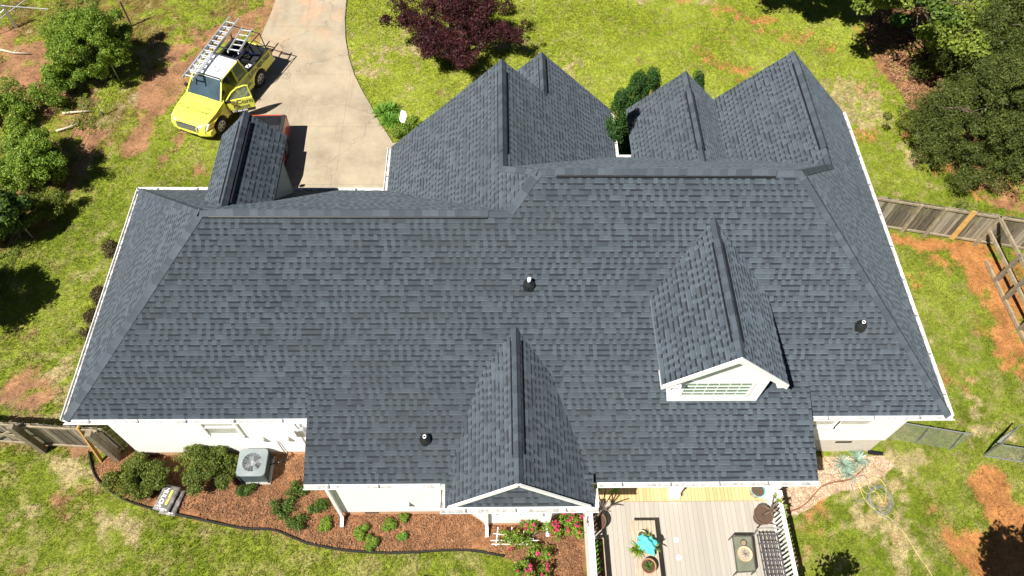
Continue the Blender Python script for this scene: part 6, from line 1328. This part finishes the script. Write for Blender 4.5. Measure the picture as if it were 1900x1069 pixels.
mt, nt, out = newmat('door_glass'); t = NT(nt); b = t.n('BsdfPrincipled'); b.inputs['Base Color'].default_value = (.75, .85, .7, 1); b.inputs['Transmission Weight'].default_value = .85; b.inputs['Roughness'].default_value = .03; b.inputs['IOR'].default_value = 1.1; nt.links.new(b.outputs[0], out.inputs[0]); TBd(m, 'pane', mt, 0, door)
m = MB(); m.prism([D(.03, .462, .004), D(L_ - .01, .462, .004), D(L_ - .0, .60, .004), D(.03, .60, .004)], dn * .003); TBd(m, 'door_stripe', 'black', 0, door)
m = MB(); m.box(D(.12, 1.16, .1), (.1, .16, .14), rz=da + math.pi / 2); TBd(m, 'side_mirror', 'black', .02, door)
def frame(o_, x, y): z = Vector(x).cross(Vector(y)); return Matrix(((x[0], y[0], z[0], o_[0]), (x[1], y[1], z[1], o_[1]), (x[2], y[2], z[2], o_[2]), (0, 0, 0, 1)))
Z = (0, 0, 1)
sgx = dxv if dxv.cross(Vector(Z)).dot(dn) > 0 else dxv
text_mesh('Corn', .30, M['letter'], 'lettering', door, frame(D(.36, .87, .006), sgx, Z), .003, 'LEFT', .004); text_mesh('Const', .26, M['letter'], 'lettering', door, frame(D(.20, .64, .006), sgx, Z), .003, 'LEFT', .004); text_mesh('871 888-880', .12, M['white'], 'lettering', door, frame(D(.10, .49, .009), sgx, Z), .002, 'LEFT', .003)
fx = (-1, 0, 0); text_mesh('erstone', .30, M['letter'], 'lettering', truck, frame((-.12, HW + .012, .84), fx, Z), .003, 'LEFT', .004); text_mesh('ruction', .26, M['letter'], 'lettering', truck, frame((-.14, HW + .012, .60), fx, Z), .003, 'LEFT', .004)
text_mesh('771-787-7033', .25, M['letter'], 'lettering', truck, frame((-1.04, HW + .006, .86), fx, Z), .003, 'LEFT', .006)
hy = Vector((-.995, 0, .1)).normalized(); hd = Vector((0, 1, 0)); M['letterhood'] = simple('letter_hood', (0.34, 0.34, 0.10), .4)
text_mesh('Cornerstone', .215, M['letterhood'], 'lettering', truck, frame((1.43, .06, 1.066), hd, hy), .004, 'CENTER'); text_mesh('Construction', .225, M['letterhood'], 'lettering', truck, frame((1.66, .02, 1.046), hd, hy), .004, 'CENTER')
text_mesh('r', .3, M['letterhood'], 'lettering', truck, frame((1.6, -.68, 1.045), hd, hy), .004, 'CENTER')
# rack
rk = MB(); ZL_ = 1.92
for x in (.45, -.75): rk.tube([(x, -.72, 1.72), (x, -.70, ZL_), (x, .70, ZL_), (x, .72, 1.72)], .018, 8)
for x in (-1.15, -2.45):
    rk.tube([(x, -.83, 1.14), (x, -.72, ZL_), (x, .72, ZL_), (x, .83, 1.14)], .024, 8)
for sg in (-1, 1):
    rk.tube([(-.75, sg * .7, ZL_), (-2.45, sg * .72, ZL_)], .02, 8); rk.tube([(-1.15, sg * .8, 1.3), (-1.6, sg * .73, ZL_)], .014, 6); rk.tube([(-2.45, sg * .8, 1.3), (-2.0, sg * .73, ZL_)], .014, 6)
TB(rk, 'ladder_rack', 'rackblack')
m = MB(); m.bx(.05, .07, -.05, .3, 1.795, 1.8); m.bx(-.2, .05, .28, .3, 1.795, 1.8); m.bx(-.25, -.05, .05, .07, 1.795, 1.8); TB(m, 'roof_bracket', 'rackblack')
m = MB(); m.bx(-1.3, -1.05, -.75, -.1, .61, .95); TB(m, 'tool_box', 'bedliner', .02); m = MB(); m.bx(-1.75, -1.3, .25, .6, .61, .78); TB(m, 'plastic_crate', simple('white_crate', (0.75, 0.76, 0.78), .5), .02); m = MB(); m.bx(-1.25, -1.08, .1, .4, .61, 1.0); TB(m, 'gas_can', 'red', .03)
m = MB(); m.tube([(-2.5, .3, .62), (-2.2, -.2, .9), (-1.8, -.5, .8), (-1.6, -.3, 1.0)], .05, 8); TB(m, 'tarpaulin', simple('navy_tarp', (0.02, 0.03, 0.12), .6), 0, True)
def ladder(label, p0, p1, width, side):
    """p0, p1: ends of the centre line, truck-local; builds a world-placed ladder"""
    MW = Matrix.Translation(o0) @ Matrix.Rotation(rz, 4, 'Z'); a, b_ = MW @ Vector(p0), MW @ Vector(p1); d = (b_ - a); L = d.length; d.normalize(); s = d.cross(Vector(Z)).normalized(); up = s.cross(d)
    root = thing('ladder', label, 'ladder', tuple(a), 0, 'aluminium ladders on the truck rack')
    for sg in (-1, 1): m = MB(); m.bar(a + s * sg * width / 2, b_ + s * sg * width / 2, .03, .085); m.build('side_rail', M['alu'], root)
    for i in range(int(L / .305)): q = a + d * (.17 + i * .305); m = MB(); m.tube([q - s * width / 2, q + s * width / 2], .02, 8); m.box(q, (width - .03, .055, .02), M=Matrix((s, d, up)).transposed()); m.build('rung', M['alu'], root)
ladder('long aluminium ladder on the left of the truck rack', (.98, -.38, 1.98), (-2.85, -.70, 1.98), .42, 1)
ladder('short aluminium ladder on the right of the truck rack', (-.98, .42, 1.98), (-2.5, .16, 1.98), .44, 1)
ladder('lower section of the long aluminium ladder', (.70, -.40, 1.90), (-2.5, -.66, 1.90), .36, 1)
# the red pickup behind the dormer
p = G(532, 213, 1.12); pickup('pickup_truck', 'red pickup truck half hidden behind the small dormer roof', (p.x - .86, p.y - 2.62 + .0, 0), -math.pi / 2 + math.radians(1.5), 'red', False)
